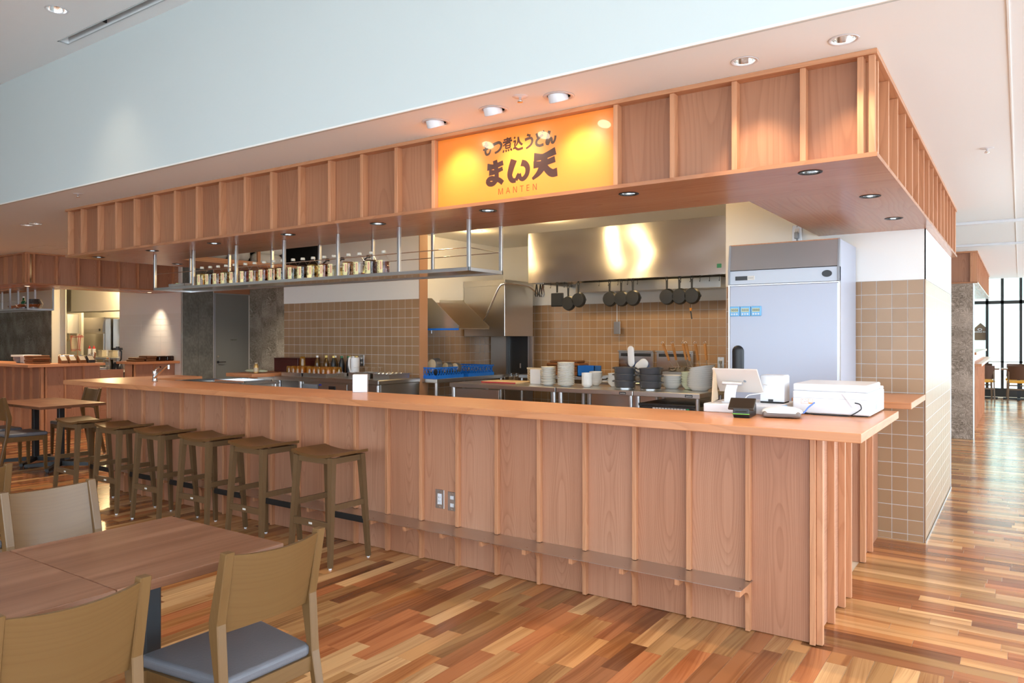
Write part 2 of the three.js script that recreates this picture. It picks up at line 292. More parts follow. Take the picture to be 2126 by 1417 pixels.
// far end: white framed glazing with a transom; a pale building stands outside
const we = S('window_4');
const fmFar = mat('dark_frame', C(48, 46, 44), 0.5);
P(we, 'window_frame', merge([box(-22, 3.0, -0.2, 0.2, -21.6, -21.5), box(-22, 3.0, 2.24, 2.32, -21.58, -21.5), box(-22, 3.0, 2.95, 4.1, -21.6, -21.5)]), fmFar);
P(we, 'rail', box(-22, 3.0, 0.82, 0.86, -21.58, -21.5), m_white);
const mx = [-3.2, -1.6, -0.66, -0.35, 0.02, 1.5, 2.97]; mx.forEach((x, k) => P(we, k ? 'mullion_' + String(k).padStart(3, '0') : 'mullion', box(x - 0.03, x + 0.03, 0.2, 2.95, -21.58, -21.5), fmFar));
for (let k = 0; k < mx.length - 1; k++) { P(we, 'pane_' + String(k).padStart(3, '0'), box(mx[k] + 0.03, mx[k + 1] - 0.03, 0.86, 2.24, -21.543, -21.537), m_window); P(we, 'pane_' + String(k + 20).padStart(3, '0'), box(mx[k] + 0.03, mx[k + 1] - 0.03, 0.2, 0.82, -21.543, -21.537), m_window); P(we, 'pane_' + String(k + 10).padStart(3, '0'), box(mx[k] + 0.03, mx[k + 1] - 0.03, 2.32, 2.95, -21.543, -21.537), m_window); }
P(we, 'wall', box(-22, -3.2, 0.2, 2.95, -21.6, -21.5), m_white);
const post = T('steel_column', 'black steel column standing at the far glazing', 'column', [0.13, 0, -20.75]); P(post, 'shaft', box(-0.04, 0.04, 0, LOWY + 0.35, -0.04, 0.04, 0.004), m_black); P(post, 'base_plate', box(-0.07, 0.07, 0, 0.012, -0.07, 0.07), m_black);
const bld = T('building', 'pale building across the street beyond the far glazing', 'building', [-2, -0.25, -30]);
P(bld, 'wall', box(-9, 12, 0, 7, -3, 0), mat('pale_render', C(232, 236, 230), 0.9)); P(bld, 'band', box(-9, 12, 3.1, 3.9, 0, 0.15), mat('green_glass_band', C(196, 222, 208), 0.5)); for (let k = 0; k < 7; k++) P(bld, 'window', box(-7 + k * 2.4, -5.6 + k * 2.4, 0.9, 2.7, 0, 0.05), mat('building_window', C(186, 206, 196), 0.4));

// ---------- tiled walls ----------
// square tiles, 100 mm pitch, proud of the grout; big ones as parts, the rest of a wall joined
function tiles(parent, face, plane, a0, a1, y0, y1, from, keep, w = 0.1, h = 0.1, mats = m_tile, proud = 0.0025) {
  const cache = new Map(), list = [], rest = [], sgn = Math.sign(a1 - a0);
  for (let y = y1; y > y0 + 0.012; y -= h) for (let k = 0, a = a0; sgn * (a1 - a) > 0.012; k++, a = a0 + sgn * k * w) {
    const ya = Math.max(y - h, y0), b = sgn > 0 ? Math.min(a + w, a1) : Math.max(a - w, a1), lo = Math.min(a, b) + 0.0021, hi = Math.max(a, b) - 0.0021, ww = hi - lo, hh = y - ya - 0.0042;
    if (ww < 0.006 || hh < 0.006) continue; list.push([(lo + hi) / 2, (y + ya) / 2, ww, hh]);
  }
  let n = 0;
  const base = V(0, 0, 0); for (let o = parent; o && o !== scene; o = o.parent) base.add(o.position);
  for (const [a, y, ww, hh] of list) {
    const key = ww.toFixed(3) + hh.toFixed(3);
    if (!cache.has(key)) cache.set(key, face === 'z' ? box(-ww / 2, ww / 2, -hh / 2, hh / 2, 0, proud, 0.0008) : box(0, proud, -hh / 2, hh / 2, -ww / 2, ww / 2, 0.0012));
    const m = mats.length ? mats[Math.floor(rnd() * mats.length)] : mats, g = cache.get(key), pos = face === 'z' ? [a, y, plane] : [plane, y, a];
    if (n < 300 && keep(a, y)) { const t = P(parent, n ? 'tile_' + String(n).padStart(3, '0') : 'tile', g, m); t.position.set(pos[0] - base.x, pos[1] - base.y, pos[2] - base.z); n++; }
    else rest.push(g.clone().translate(pos[0] - base.x, pos[1] - base.y, pos[2] - base.z));
  }
  if (rest.length) { const r = P(parent, 'tile_field', mergeGeometries(rest, false), mats.length ? mats[0] : mats); r.userData.kind = 'stuff'; }
}
const TT = 1.847;
// end block of the bar: tiled wall beside the refrigerator, turning the corner into the aisle
const wp = S('wall_end_block');
P(wp, 'core', box(-1.958, -0.5495, 0, 2.2, -8.22, -5.925), m_grout);
P(wp, 'upper_wall', box(-1.958, -1.252, 2.2, 2.62, -8.06, -5.92), m_white);
P(wp, 'upper_plaster', merge([box(-1.958, -0.543, TT, 2.2, -5.925, -5.917), box(-0.551, -0.543, TT, 2.2, -8.22, -5.917)]), m_white);
P(wp, 'corner_strip', box(-0.552, -0.5425, 0, TT, -5.9265, -5.9175, 0.003), mat('corner_tile', C(150, 116, 84), 0.35));
tiles(wp, 'z', -5.925, -0.556, -1.958, 0, TT, 0, (a, y) => a > -1.02 || a < -1.7);
const ws = S('wall_end_block_side'); P(ws, 'backing', box(-0.5492, -0.548, 0, TT, -8.219, -5.93), m_grout);
tiles(ws, 'x', -0.548, -5.928, -8.22, 0, TT, 0, (a, y) => false, 0.1, 0.1, m_tile, 0.0008);
P(ws, 'floor_strip', box(-0.543, -0.538, 0, 0.012, -8.22, -5.92), m_alu); P(ws, 'corner_bead', box(-0.549, -0.541, 0, 2.2, -8.226, -8.218), m_alu);
// tiled partition behind the drinks table
const pt = S('wall_partition');
P(pt, 'core', merge([box(-7.43, -5.24, 0, 2.12, -6.044, -5.925), box(-6.78, -5.24, 2.12, 2.654, -6.044, -5.925)]), m_grout);
P(pt, 'upper_plaster', merge([box(-7.43, -5.24, TT, 2.12, -5.925, -5.919), box(-6.78, -5.24, 2.12, 2.654, -5.925, -5.919)]), m_white);
P(pt, 'end_trim', box(-5.24, -5.228, 0, 2.654, -6.046, -5.918, 0.001), mat('trim_brown', C(176, 132, 100), 0.45));
P(pt, 'edge_trim', box(-6.79, -6.778, 2.12, 2.654, -5.94, -5.915), m_stud);
tiles(pt, 'z', -5.925, -5.24, -7.43, 0.0, TT, 0, (a, y) => y > 1.0);
// kitchen: back wall, left wall, ceiling
const kb = S('wall_kitchen_back'); P(kb, 'core', box(-5.8, -1.958, 0, 2.654, -8.18, -8.06), m_grout); P(kb, 'upper_plaster', box(-5.66, -1.958, TT, 2.62, -8.06, -8.052), m_white);
tiles(kb, 'z', -8.06, -1.958, -5.66, 0.15, TT, 0, (a, y) => y > 1.0 && a > -5.3);
const kl = S('wall_kitchen_left'); P(kl, 'core', box(-5.8, -5.66, 0, 2.654, -8.06, -6.044), m_grout); P(kl, 'upper_plaster', box(-5.66, -5.652, TT, 2.62, -8.06, -6.044), m_white);
tiles(kl, 'x', -5.66, -6.05, -8.05, 0.15, TT, 0, (a, y) => y > 1.0);
const kc = S('ceiling_kitchen'); P(kc, 'panel', box(-5.66, -1.958, 2.615, 2.65, -8.06, -4.2), m_white);
{ const t = T('air_duct', 'white duct box on the kitchen back wall beside the hood', 'duct', [-4.85, 2.33, -7.9]); W(t, 'box', box(-4.99, -4.7, 2.33, 2.45, -8.05, -7.75, 0.004), m_whiteplastic); W(t, 'wire', tube([[-4.95, 2.33, -7.8], [-4.85, 2.31, -7.78], [-4.75, 2.33, -7.8]], 0.004, 6, 12), m_greyplastic); }
// ---------- canopy over the bar ----------
const X0 = -7.498, X1 = -0.493, ZC = -3.428, ZE = -8.232;
const soffitSpots = [[-0.796, -3.595], [-1.71, -3.595], [-2.633, -3.595], [-3.545, -3.595], [-4.47, -3.6], [-5.385, -3.6], [-6.295, -3.6], [-7.22, -3.6], [-0.665, -4.39], [-0.665, -5.296], [-7.22, -4.4]];
const canopy = T('bar_canopy', 'long reddish wood canopy with upright fins and orange sign over the bar', 'canopy', [-4, 2.2, -3.6]);
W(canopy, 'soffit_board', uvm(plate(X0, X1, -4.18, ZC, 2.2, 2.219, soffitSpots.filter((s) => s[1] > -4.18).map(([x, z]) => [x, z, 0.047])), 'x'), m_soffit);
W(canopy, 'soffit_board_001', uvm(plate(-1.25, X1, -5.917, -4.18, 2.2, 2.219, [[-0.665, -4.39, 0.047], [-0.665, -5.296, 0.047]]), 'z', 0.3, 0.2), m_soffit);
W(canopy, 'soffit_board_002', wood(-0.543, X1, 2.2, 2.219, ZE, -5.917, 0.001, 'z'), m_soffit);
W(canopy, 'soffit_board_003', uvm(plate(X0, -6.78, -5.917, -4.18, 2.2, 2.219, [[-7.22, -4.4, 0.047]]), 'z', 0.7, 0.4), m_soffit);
W(canopy, 'top_board', wood(X0, X1, 2.632, 2.6535, ZC - 0.07, ZC, 0.001, 'x'), m_stud);
W(canopy, 'top_board_001', wood(X1 - 0.07, X1, 2.632, 2.6535, ZE, ZC - 0.07, 0.001, 'z'), m_stud);
W(canopy, 'top_board_002', wood(X0, X0 + 0.07, 2.632, 2.6535, -5.92, ZC - 0.07, 0.001, 'z'), m_stud);
const FINZ = ZC - 0.01, PANZ = FINZ - 0.05;
const fins = [X0 + 0.03, X1 - 0.079]; for (let k = 0; k < 22; k++) fins.push(-0.806 - 0.3055 * k);
fins.sort((a, b) => a - b);
const signL = -0.806 - 0.3055 * 7 + 0.025, signR = -0.806 - 0.3055 * 3;
fins.forEach((x) => { if (x > signL + 0.02 && x < signR - 0.02) return; W(canopy, 'fin', wood(x, x + 0.025, 2.219, 2.632, PANZ, FINZ, 0.0015, 'y'), m_stud); });
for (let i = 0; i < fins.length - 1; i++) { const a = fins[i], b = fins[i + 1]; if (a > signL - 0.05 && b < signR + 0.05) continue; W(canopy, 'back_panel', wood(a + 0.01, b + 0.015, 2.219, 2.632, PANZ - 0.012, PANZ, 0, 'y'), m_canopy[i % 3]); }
W(canopy, 'back_panel', wood(signL - 0.03, signR + 0.02, 2.219, 2.632, PANZ - 0.012, PANZ, 0, 'y'), m_panel[0]);
W(canopy, 'fin', wood(X1 - 0.035, X1 - 0.01, 2.219, 2.632, ZC - 0.04, ZC - 0.012, 0.0015, 'y'), m_stud);
const FX = X1 - 0.01, PX = FX - 0.065;
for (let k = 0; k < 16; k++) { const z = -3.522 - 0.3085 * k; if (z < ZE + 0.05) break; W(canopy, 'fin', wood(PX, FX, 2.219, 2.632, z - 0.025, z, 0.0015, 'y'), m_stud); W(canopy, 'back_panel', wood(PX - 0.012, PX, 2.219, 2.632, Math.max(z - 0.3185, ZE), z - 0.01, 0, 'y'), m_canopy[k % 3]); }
W(canopy, 'fin', wood(PX, FX, 2.219, 2.632, ZE + 0.005, ZE + 0.03, 0.0015, 'y'), m_stud);
W(canopy, 'back_panel', wood(X1 - 0.6, FX - 0.02, 2.219, 2.632, ZE + 0.01, ZE + 0.03, 0, 'y'), m_panel[0]);
// left return of the canopy: outer panels, low lip and posts towards the kitchen, black sheets that paint in the shade inside
W(canopy, 'outer_panel', wood(X0 + 0.03, X0 + 0.045, 2.219, 2.632, -5.92, PANZ, 0, 'y'), m_panel[1]);
W(canopy, 'lip', wood(-6.8, -6.78, 2.219, 2.25, -5.917, -4.18, 0.001, 'z'), m_stud);
for (const z of [-4.2, -5.06]) W(canopy, 'post', wood(-6.805, -6.78, 2.25, 2.64, z - 0.035, z, 0.001, 'y'), m_stud);
W(canopy, 'shade_lining', merge([box(X0 + 0.046, X0 + 0.05, 2.22, 2.63, -5.9, -3.55), box(X0 + 0.05, -6.8, 2.22, 2.63, -5.915, -5.905), box(X0 + 0.05, -6.8, 2.625, 2.63, -5.9, -3.55)]), m_dark);

// sign: glossy amber acrylic with brush lettering
const cv = document.createElement('canvas'); cv.width = 2048; cv.height = 712; const g2 = cv.getContext('2d');
g2.fillStyle = '#f28a34'; g2.fillRect(0, 0, 2048, 712);
function brush(ctx, pts, w0, w1 = w0, w2 = w0) {   // one brush stroke: a smooth path with a swelling width
  const c = new THREE.CatmullRomCurve3(pts.map(([x, y]) => V(x, y, 0)), false, 'centripetal'), n = 26, L = [], R2 = [];
  for (let i = 0; i <= n; i++) { const t = i / n, p = c.getPoint(t), d = c.getTangent(t), w = (t < 0.5 ? w0 + (w1 - w0) * t * 2 : w1 + (w2 - w1) * (t - 0.5) * 2) / 2; L.push([p.x - d.y * w, p.y + d.x * w]); R2.unshift([p.x + d.y * w, p.y - d.x * w]); }
  ctx.beginPath(); [...L, ...R2].forEach(([x, y], i) => (i ? ctx.lineTo(x, y) : ctx.moveTo(x, y))); ctx.closePath(); ctx.fill();
}
// strokes in a 100 x 100 cell: [points, width at start, middle, end]
const G = {
  ma: [[[[14, 24], [40, 26], [88, 16]], 22, 15, 15], [[[22, 47], [45, 48], [86, 38]], 19, 14, 12], [[[50, 2], [55, 30], [58, 60], [56, 78], [40, 92], [22, 90], [16, 80], [28, 70], [50, 74], [72, 82], [86, 94]], 16, 15, 15]],
  n: [[[[38, 6], [26, 40], [12, 78], [22, 92], [40, 66], [52, 54], [58, 66], [60, 84], [70, 88], [86, 70], [92, 44]], 18, 14, 13]],
  nn: [[[[30, 4], [16, 40], [10, 70], [22, 90], [40, 92]], 26, 20, 15], [[[40, 92], [52, 72], [56, 68]], 13, 15, 15], [[[56, 66], [62, 86], [74, 90], [92, 74], [96, 46], [84, 28], [66, 22]], 13, 17, 22]],
  ten: [[[[12, 18], [45, 20], [92, 6]], 25, 16, 22], [[[10, 46], [45, 46], [90, 36]], 21, 16, 18], [[[52, 22], [46, 50], [30, 78], [6, 98]], 21, 22, 8], [[[48, 50], [64, 74], [80, 86], [98, 84]], 17, 22, 24]],
  mo: [[[[44, 4], [40, 40], [36, 74], [48, 92], [72, 88], [88, 62]], 16, 14, 11], [[[18, 28], [40, 32], [66, 26]], 13, 11, 11], [[[12, 54], [36, 58], [64, 50]], 13, 11, 11]],
  tsu: [[[[6, 34], [40, 26], [72, 24], [92, 40], [84, 66], [56, 84], [28, 90]], 18, 15, 12]],
  u: [[[[34, 6], [54, 12], [68, 16]], 14, 13, 13], [[[14, 38], [44, 32], [72, 32], [84, 48], [76, 70], [52, 86], [26, 96]], 16, 14, 10]],
  to: [[[[22, 8], [30, 32], [36, 44]], 15, 12, 10], [[[82, 24], [46, 40], [22, 58], [22, 80], [50, 92], [86, 88]], 14, 14, 15]],
  dots: [[[[74, 2], [82, 12]], 10, 9, 9], [[[88, -4], [97, 8]], 10, 9, 9]],
  ni: [[[[14, 14], [88, 8]], 11, 9, 11], [[[50, 0], [48, 30]], 11, 10, 10], [[[6, 30], [96, 24]], 11, 9, 12], [[[86, 4], [56, 28], [8, 54]], 11, 10, 7], [[[34, 42], [34, 74]], 10, 9, 9], [[[34, 42], [76, 38], [74, 72]], 10, 9, 10], [[[36, 56], [72, 54]], 8, 8, 8], [[[34, 72], [76, 70]], 9, 9, 9], [[[16, 82], [8, 98]], 10, 10, 9], [[[36, 82], [40, 96]], 10, 10, 9], [[[58, 80], [64, 94]], 10, 10, 9], [[[80, 78], [94, 92]], 11, 11, 10]],
  komi: [[[[14, 6], [24, 16]], 11, 12, 10], [[[6, 36], [26, 34], [20, 58], [24, 74]], 11, 10, 10], [[[4, 84], [22, 78], [50, 92], [98, 88]], 9, 13, 13], [[[54, 8], [50, 40], [32, 66]], 12, 11, 8], [[[54, 14], [66, 46], [92, 66]], 10, 12, 13]],
  ku: [[[[70, 6], [26, 46], [24, 54], [74, 94]], 13, 13, 12]], da: [[[[10, 26], [58, 22]], 11, 10, 10], [[[42, 4], [30, 48], [12, 92]], 12, 12, 9], [[[50, 52], [84, 50]], 10, 9, 10], [[[48, 76], [58, 90], [90, 86]], 9, 11, 10], [[[72, 8], [80, 18]], 9, 9, 8], [[[86, 2], [94, 12]], 9, 9, 8]],
  mi: [[[[18, 16], [56, 14], [36, 60], [14, 82], [10, 66], [40, 62], [92, 74]], 11, 10, 10], [[[76, 40], [72, 70], [50, 98]], 11, 10, 8]],
  yo: [[[[52, 4], [54, 40], [54, 76], [36, 92], [18, 82], [34, 72], [60, 78], [88, 92]], 12, 11, 11], [[[54, 34], [86, 28]], 11, 10, 10]],
  gi: [[[[16, 24], [78, 14]], 11, 10, 10], [[[14, 46], [82, 36]], 11, 10, 10], [[[42, 4], [60, 40], [70, 62]], 11, 10, 10], [[[70, 62], [34, 72], [28, 88], [66, 94]], 9, 11, 11], [[[84, 2], [92, 10]], 9, 8, 8]],
  yama: [[[[50, 6], [50, 84]], 14, 13, 13], [[[16, 40], [16, 88], [86, 84]], 13, 12, 12], [[[86, 36], [86, 88]], 13, 12, 12]],
  ko: [[[[16, 22], [82, 20], [80, 82]], 12, 11, 11], [[[14, 82], [84, 80]], 12, 11, 11]], bar: [[[[50, 10], [48, 92]], 12, 10, 12]], hi: [[[[28, 8], [26, 70], [40, 88], [84, 84]], 12, 11, 11], [[[80, 30], [28, 48]], 11, 10, 9]],
  ra: [[[[24, 16], [76, 14]], 11, 10, 10], [[[12, 40], [84, 38], [66, 72], [36, 94]], 12, 11, 9]], fu: [[[[14, 20], [84, 18], [70, 58], [34, 92]], 12, 11, 9]], ri: [[[[26, 10], [26, 54]], 11, 10, 9], [[[74, 6], [72, 54], [44, 94]], 11, 11, 9]],
  ya: [[[[20, 10], [10, 90], [46, 92]], 11, 10, 10], [[[40, 30], [86, 26]], 10, 9, 9], [[[64, 12], [60, 92]], 11, 10, 10]], kaku: [[[[50, 4], [18, 34]], 11, 10, 8], [[[26, 28], [78, 26], [78, 94]], 10, 10, 10], [[[28, 30], [22, 92]], 10, 10, 9], [[[30, 50], [74, 50]], 9, 9, 9], [[[30, 70], [74, 70]], 9, 9, 9], [[[52, 30], [52, 90]], 9, 9, 9]],
};
const ink = (ctx, key, x, y, w, h, k = 1) => { for (const [pts, a, b, c] of G[key]) brush(ctx, pts.map(([px, py]) => [x + px * w / 100, y + py * h / 100]), a * k * Math.min(w, h) / 100, b * k * Math.min(w, h) / 100, c * k * Math.min(w, h) / 100); };
g2.fillStyle = '#43231a';
{ let x = 570; for (const k of ['mo', 'tsu', 'ni', 'komi', 'u', 'to', 'n']) { ink(g2, k, x, 96, 122, 146, 1.45); if (k === 'to') ink(g2, 'dots', x, 96, 116, 142); x += 124; } }
ink(g2, 'ma', 600, 296, 260, 256, 1.3); ink(g2, 'nn', 884, 316, 240, 232, 1.25); ink(g2, 'ten', 1152, 288, 300, 258, 1.3);
g2.fillStyle = '#8a3c12'; g2.font = '84px sans-serif'; { let x = 762; for (const ch of 'MANTEN') { g2.fillText(ch, x, 648); x += g2.measureText(ch).width + 26; } }
const signTex = new THREE.CanvasTexture(cv); signTex.colorSpace = THREE.SRGBColorSpace;
const sign = T('shop_sign', 'glossy orange sign with black brush lettering set into the canopy', 'sign', [(signL + signR) / 2, 2.219, PANZ]);
P(sign, 'panel', (() => { const g = new THREE.BoxGeometry(signR - signL - 0.004, 0.411, 0.012); const uv = g.attributes.uv, n = g.attributes.normal; for (let i = 0; i < uv.count; i++) if (n.getZ(i) < 0.5) uv.setXY(i, 0.01, 0.01); return g.translate(0, 0.2065, 0.012); })(), mat('amber_sign_face', 0xffffff, 0.3, { map: signTex, clearcoat: 1, clearcoatRoughness: 0.03 }));
P(sign, 'mounting_strip', box(-(signR - signL) / 2 + 0.01, (signR - signL) / 2 - 0.01, 0.05, 0.36, 0, 0.006), m_white);

// ---------- downlights ----------
const m_reflector = mat('lamp_reflector', new THREE.Color(0.85, 0.85, 0.85), 0.12, { metalness: 1 });
function downlight(name, label, x, y, z, r, trimMat, power, color, group, angle = 0.75, aim, glow = 6) {
  const t = T(name, label, 'light', [x, y, z], group);
  P(t, 'trim_ring', lathe([[r - 0.004, 0.004], [r - 0.002, -0.003], [r + 0.008, -0.003], [r + 0.01, 0], [r - 0.004, 0]], 32), trimMat);
  P(t, 'reflector', lathe([[r - 0.003, 0.0], [r * 0.86, 0.03], [r * 0.55, 0.055], [r * 0.42, 0.06]], 32), m_reflector);
  P(t, 'lamp_lens', cyl(r * 0.42, r * 0.42, 0.004, 0, 0.056, 0, 20), lampMat(color.r, color.g, color.b, glow));
  P(t, 'housing', lathe([[r, 0.004], [r, 0.075], [0, 0.075]], 24), m_darkplastic);
  const s = new THREE.SpotLight(color, power, 0, angle, 0.9, 2); s.position.set(x, y + 0.045, z); const a = aim || [x, 0, z]; s.target.position.set(...a); s.castShadow = true; s.shadow.radius = 1; s.name = 'spot'; scene.add(s, s.target); return t;
}
soffitSpots.forEach(([x, z], i) => downlight('downlight', i > 7 ? (x < -5 ? 'black rimmed downlight in the left return of the wooden soffit' : 'black rimmed downlight in the soffit near the refrigerator') : 'black rimmed downlight in a row under the wooden soffit', x, 2.2, z, 0.044, m_black, 1.6, SOFTWARM, 'downlights under the wooden soffit', 0.7));
ceilSpots.slice(0, 2).forEach(([x, z]) => downlight('downlight', 'white rimmed downlight in the low ceiling near the canopy corner', x, LOWY, z, 0.05, m_whiteplastic, 3.5, SOFTWARM, 'ceiling downlights at the canopy corner', 0.65, [x + 0.1, 0, z - 0.35]));
ceilSpots.slice(5).forEach(([x, z]) => downlight('downlight', 'glowing white downlight of a pair in the low ceiling', x, LOWY, z, 0.066, m_whiteplastic, 7, SOFTWARM, 'pair of glowing ceiling downlights', 0.7, undefined, 14));
downlight('downlight', 'white downlight beside the air slot in the high ceiling', highSpots[0][0], HIGHY, highSpots[0][1], 0.066, m_whiteplastic, 2.5, SOFTWARM, undefined, 0.7); highSpots.slice(1).forEach(([x, z]) => downlight('downlight', 'white downlight in the high ceiling above the near tables', x, HIGHY, z, 0.066, m_whiteplastic, 2.5, SOFTWARM, undefined, 0.7));
ceilSpots.slice(2, 5).forEach(([x, z]) => {     // gimbal spots aimed at the sign
  const t = T('sign_spotlight', 'white gimbal spotlight in the ceiling aimed at the orange sign', 'light', [x, LOWY, z], 'gimbal spotlights over the sign');
  P(t, 'trim_ring', lathe([[0.06, 0.006], [0.064, -0.004], [0.078, -0.003], [0.08, 0], [0.06, 0]], 36), m_whiteplastic);
  const head = P(t, 'lamp_head', lathe([[0.038, -0.02], [0.046, -0.024], [0.05, -0.02], [0.05, 0.07], [0, 0.075]], 28), m_whiteplastic); head.rotation.x = 0.42; head.position.set(0, -0.004, 0.008);
  const lens = P(head, 'lamp_lens', cyl(0.038, 0.038, 0.004, 0, -0.018, 0, 24), lampMat(1, 0.85, 0.6, 14));
  P(t, 'housing', lathe([[0.066, 0.004], [0.066, 0.11], [0, 0.11]], 24), m_darkplastic);
  const s = new THREE.SpotLight(new THREE.Color(1, 0.84, 0.62), 1.5, 0, 0.7, 0.8, 2); s.position.set(x, LOWY - 0.035, z - 0.014); s.target.position.set(x, 2.3, PANZ); s.castShadow = true; s.shadow.radius = 1.5; s.name = 'sign_spot'; scene.add(s, s.target);
});
for (const [x, z, l] of [[-2.079, -3.112, 'small chrome sprinkler head above the orange sign'], [-6.583, -3.114, 'small sprinkler head near the left end of the canopy'], [-0.174, -5.652, 'small sprinkler head over the right aisle']]) {
  const t = T('sprinkler', l, 'sprinkler', [x, LOWY, z]); P(t, 'plate', lathe([[0, -0.006], [0.03, -0.005], [0.04, 0]], 24), m_whiteplastic); P(t, 'head', lathe([[0, -0.03], [0.014, -0.03], [0.012, -0.022], [0.006, -0.02], [0.008, -0.006], [0, -0.006]], 16), m_chrome);
}

// ---------- bar counter ----------
const PZ = -3.68;
const ctr = T('bar_counter', 'long wooden bar front with vertical battens on panels', 'counter', [-4, 0, -3.8]);
const studs = []; for (let k = 0; k < 21; k++) studs.push(-1.112 - 0.303 * k);
studs.forEach((x, k) => {
  if (k < 20) W(ctr, 'panel', wood(x - 0.303 + 0.0125, x + 0.0115, 0.003, 1.0, PZ - 0.012, PZ, 0, 'y'), m_panel[k % 3]);
  W(ctr, 'batten', wood(x, x + 0.024, 0.249, 1.0, PZ, -3.65, 0.0015, 'y'), m_stud);
});
W(ctr, 'panel', wood(-1.1, -0.82, 0.003, 1.0, PZ - 0.012, PZ, 0, 'y'), m_panel[1]);
W(ctr, 'corner_post', wood(-0.812, -0.786, 0.004, 1.0, PZ - 0.02, -3.65, 0.0015, 'y'), m_stud);
W(ctr, 'corner_post', wood(-0.785, -0.757, 0.004, 1.0, -3.7, -3.668, 0.0015, 'y'), m_stud);
// right end
const EX = -0.8; W(ctr, 'panel', wood(EX - 0.012, EX, 0.012, 1.0, -4.46, -3.7, 0, 'z'), m_panel[2]);
for (const z of [-3.98, -4.25, -4.43]) W(ctr, 'batten', wood(EX, EX + 0.034, 0.004, 1.0, z - 0.024, z, 0.0015, 'y'), m_stud);
W(ctr, 'end_panel', wood(-1.3, EX, 0.012, 1.0, -4.47, -4.455, 0.001, 'y'), m_panel[0]);
W(ctr, 'inner_panel', wood(-6.95, -1.3, 0.1, 1.0, -3.9, -3.885, 0, 'y'), m_panel[0]);
W(ctr, 'left_end_panel', merge([wood(-7.17, -7.155, 0.012, 1.0, -4.46, PZ, 0, 'y'), wood(-6.96, -6.945, 0.012, 1.0, -4.46, -3.9, 0, 'y'), wood(-7.17, -6.945, 0.012, 1.0, -4.46, -4.445, 0, 'y')]), m_panel[1]);


const top = T('bar_worktop', 'thick orange-brown wooden worktop of the bar', 'worktop', [-4, 1.0, -3.8]);
{ const outline = [[-7.376, -3.357], [-0.543, -3.357], [-0.543, -4.51], [-1.36, -4.51], [-1.36, -3.9], [-6.92, -3.9], [-6.92, -4.49], [-7.376, -4.49]];
  const s = new THREE.Shape(outline.map(([x, z]) => new THREE.Vector2(x, -z)));
  const g = new THREE.ExtrudeGeometry(s, { depth: 0.034, bevelEnabled: true, bevelThickness: 0.003, bevelSize: 0.003, bevelOffset: -0.003, bevelSegments: 2, curveSegments: 4 }).rotateX(-Math.PI / 2).translate(0, 1.003, 0);
  W(top, 'board', uvm(g, 'x', 0.2, 0.4), m_worktop); }
// footrest with its curved wooden brackets
const foot = T('footrest', 'brushed steel footrest shelf on curved wooden brackets along the bar', 'footrest', [-4, 0, -3.6]);
W(foot, 'shelf', (() => { const s = new THREE.Shape(); const r = 0.02; s.moveTo(-7.12, 3.68); s.lineTo(-7.12, 3.486 + r); s.quadraticCurveTo(-7.12, 3.486, -7.12 + r, 3.486); s.lineTo(-1.083 - r, 3.486); s.quadraticCurveTo(-1.083, 3.486, -1.083, 3.486 + r); s.lineTo(-1.083, 3.68); s.closePath(); return uvm(new THREE.ExtrudeGeometry(s, { depth: 0.003, bevelEnabled: false }).rotateX(-Math.PI / 2).translate(0, 0.244, 0), 'x'); })(), m_steel);
studs.slice(0, 20).forEach((x) => {
  const s = new THREE.Shape(); s.moveTo(0, 0.004); s.lineTo(0.03, 0.004); s.lineTo(0.03, 0.14); s.quadraticCurveTo(0.034, 0.205, 0.11, 0.214); s.lineTo(0.185, 0.214); s.lineTo(0.185, 0.244); s.lineTo(0, 0.244); s.closePath();
  const g = new THREE.ExtrudeGeometry(s, { depth: 0.022, bevelEnabled: false, curveSegments: 8 }).rotateY(-Math.PI / 2).translate(x + 0.023, 0, PZ);
  W(foot, 'bracket', uvm(g, 'y', rnd(), rnd()), m_stud);
});
for (let k = 0; k < 20; k++) W(foot, 'screw', cyl(0.004, 0.003, 0.001, -1.1 - 0.303 * k, 0.247, -3.53, 8), m_chrome);
// wall outlets on the bar front
function outlet(label, x, y, z, kind) {
  const t = T('wall_outlet', label, 'outlet', [x, y, z]); P(t, 'cover_plate', box(-0.036, 0.036, -0.06, 0.06, 0, 0.005, 0.0015), m_alu);
  if (kind === 2) P(t, 'socket', box(-0.016, 0.016, -0.034, 0.034, 0.005, 0.008, 0.001), m_whiteplastic); else for (const s of [-0.024, 0.024]) P(t, 'socket', box(-0.014, 0.014, s - 0.011, s + 0.011, 0.005, 0.008, 0.001), m_whiteplastic);
  for (const s of [-0.05, 0.05]) P(t, 'screw', cyl(0.003, 0.003, 0.001, 0, 0, 0, 8).rotateX(Math.PI / 2).translate(0, s, 0.005), m_chrome);
  if (kind === 2) for (const s of [-0.018, 0.006]) P(t, 'slot', merge([box(-0.008, -0.006, s, s + 0.01, 0.0075, 0.0085), box(0.005, 0.007, s, s + 0.01, 0.0075, 0.0085)]), m_dark);
  return t;
}
outlet('steel outlet plate with one tall white socket low on the bar front', -3.077, 0.402, PZ, 2);
outlet('steel outlet plate with two small white sockets beside the batten', -2.975, 0.398, PZ, 1);
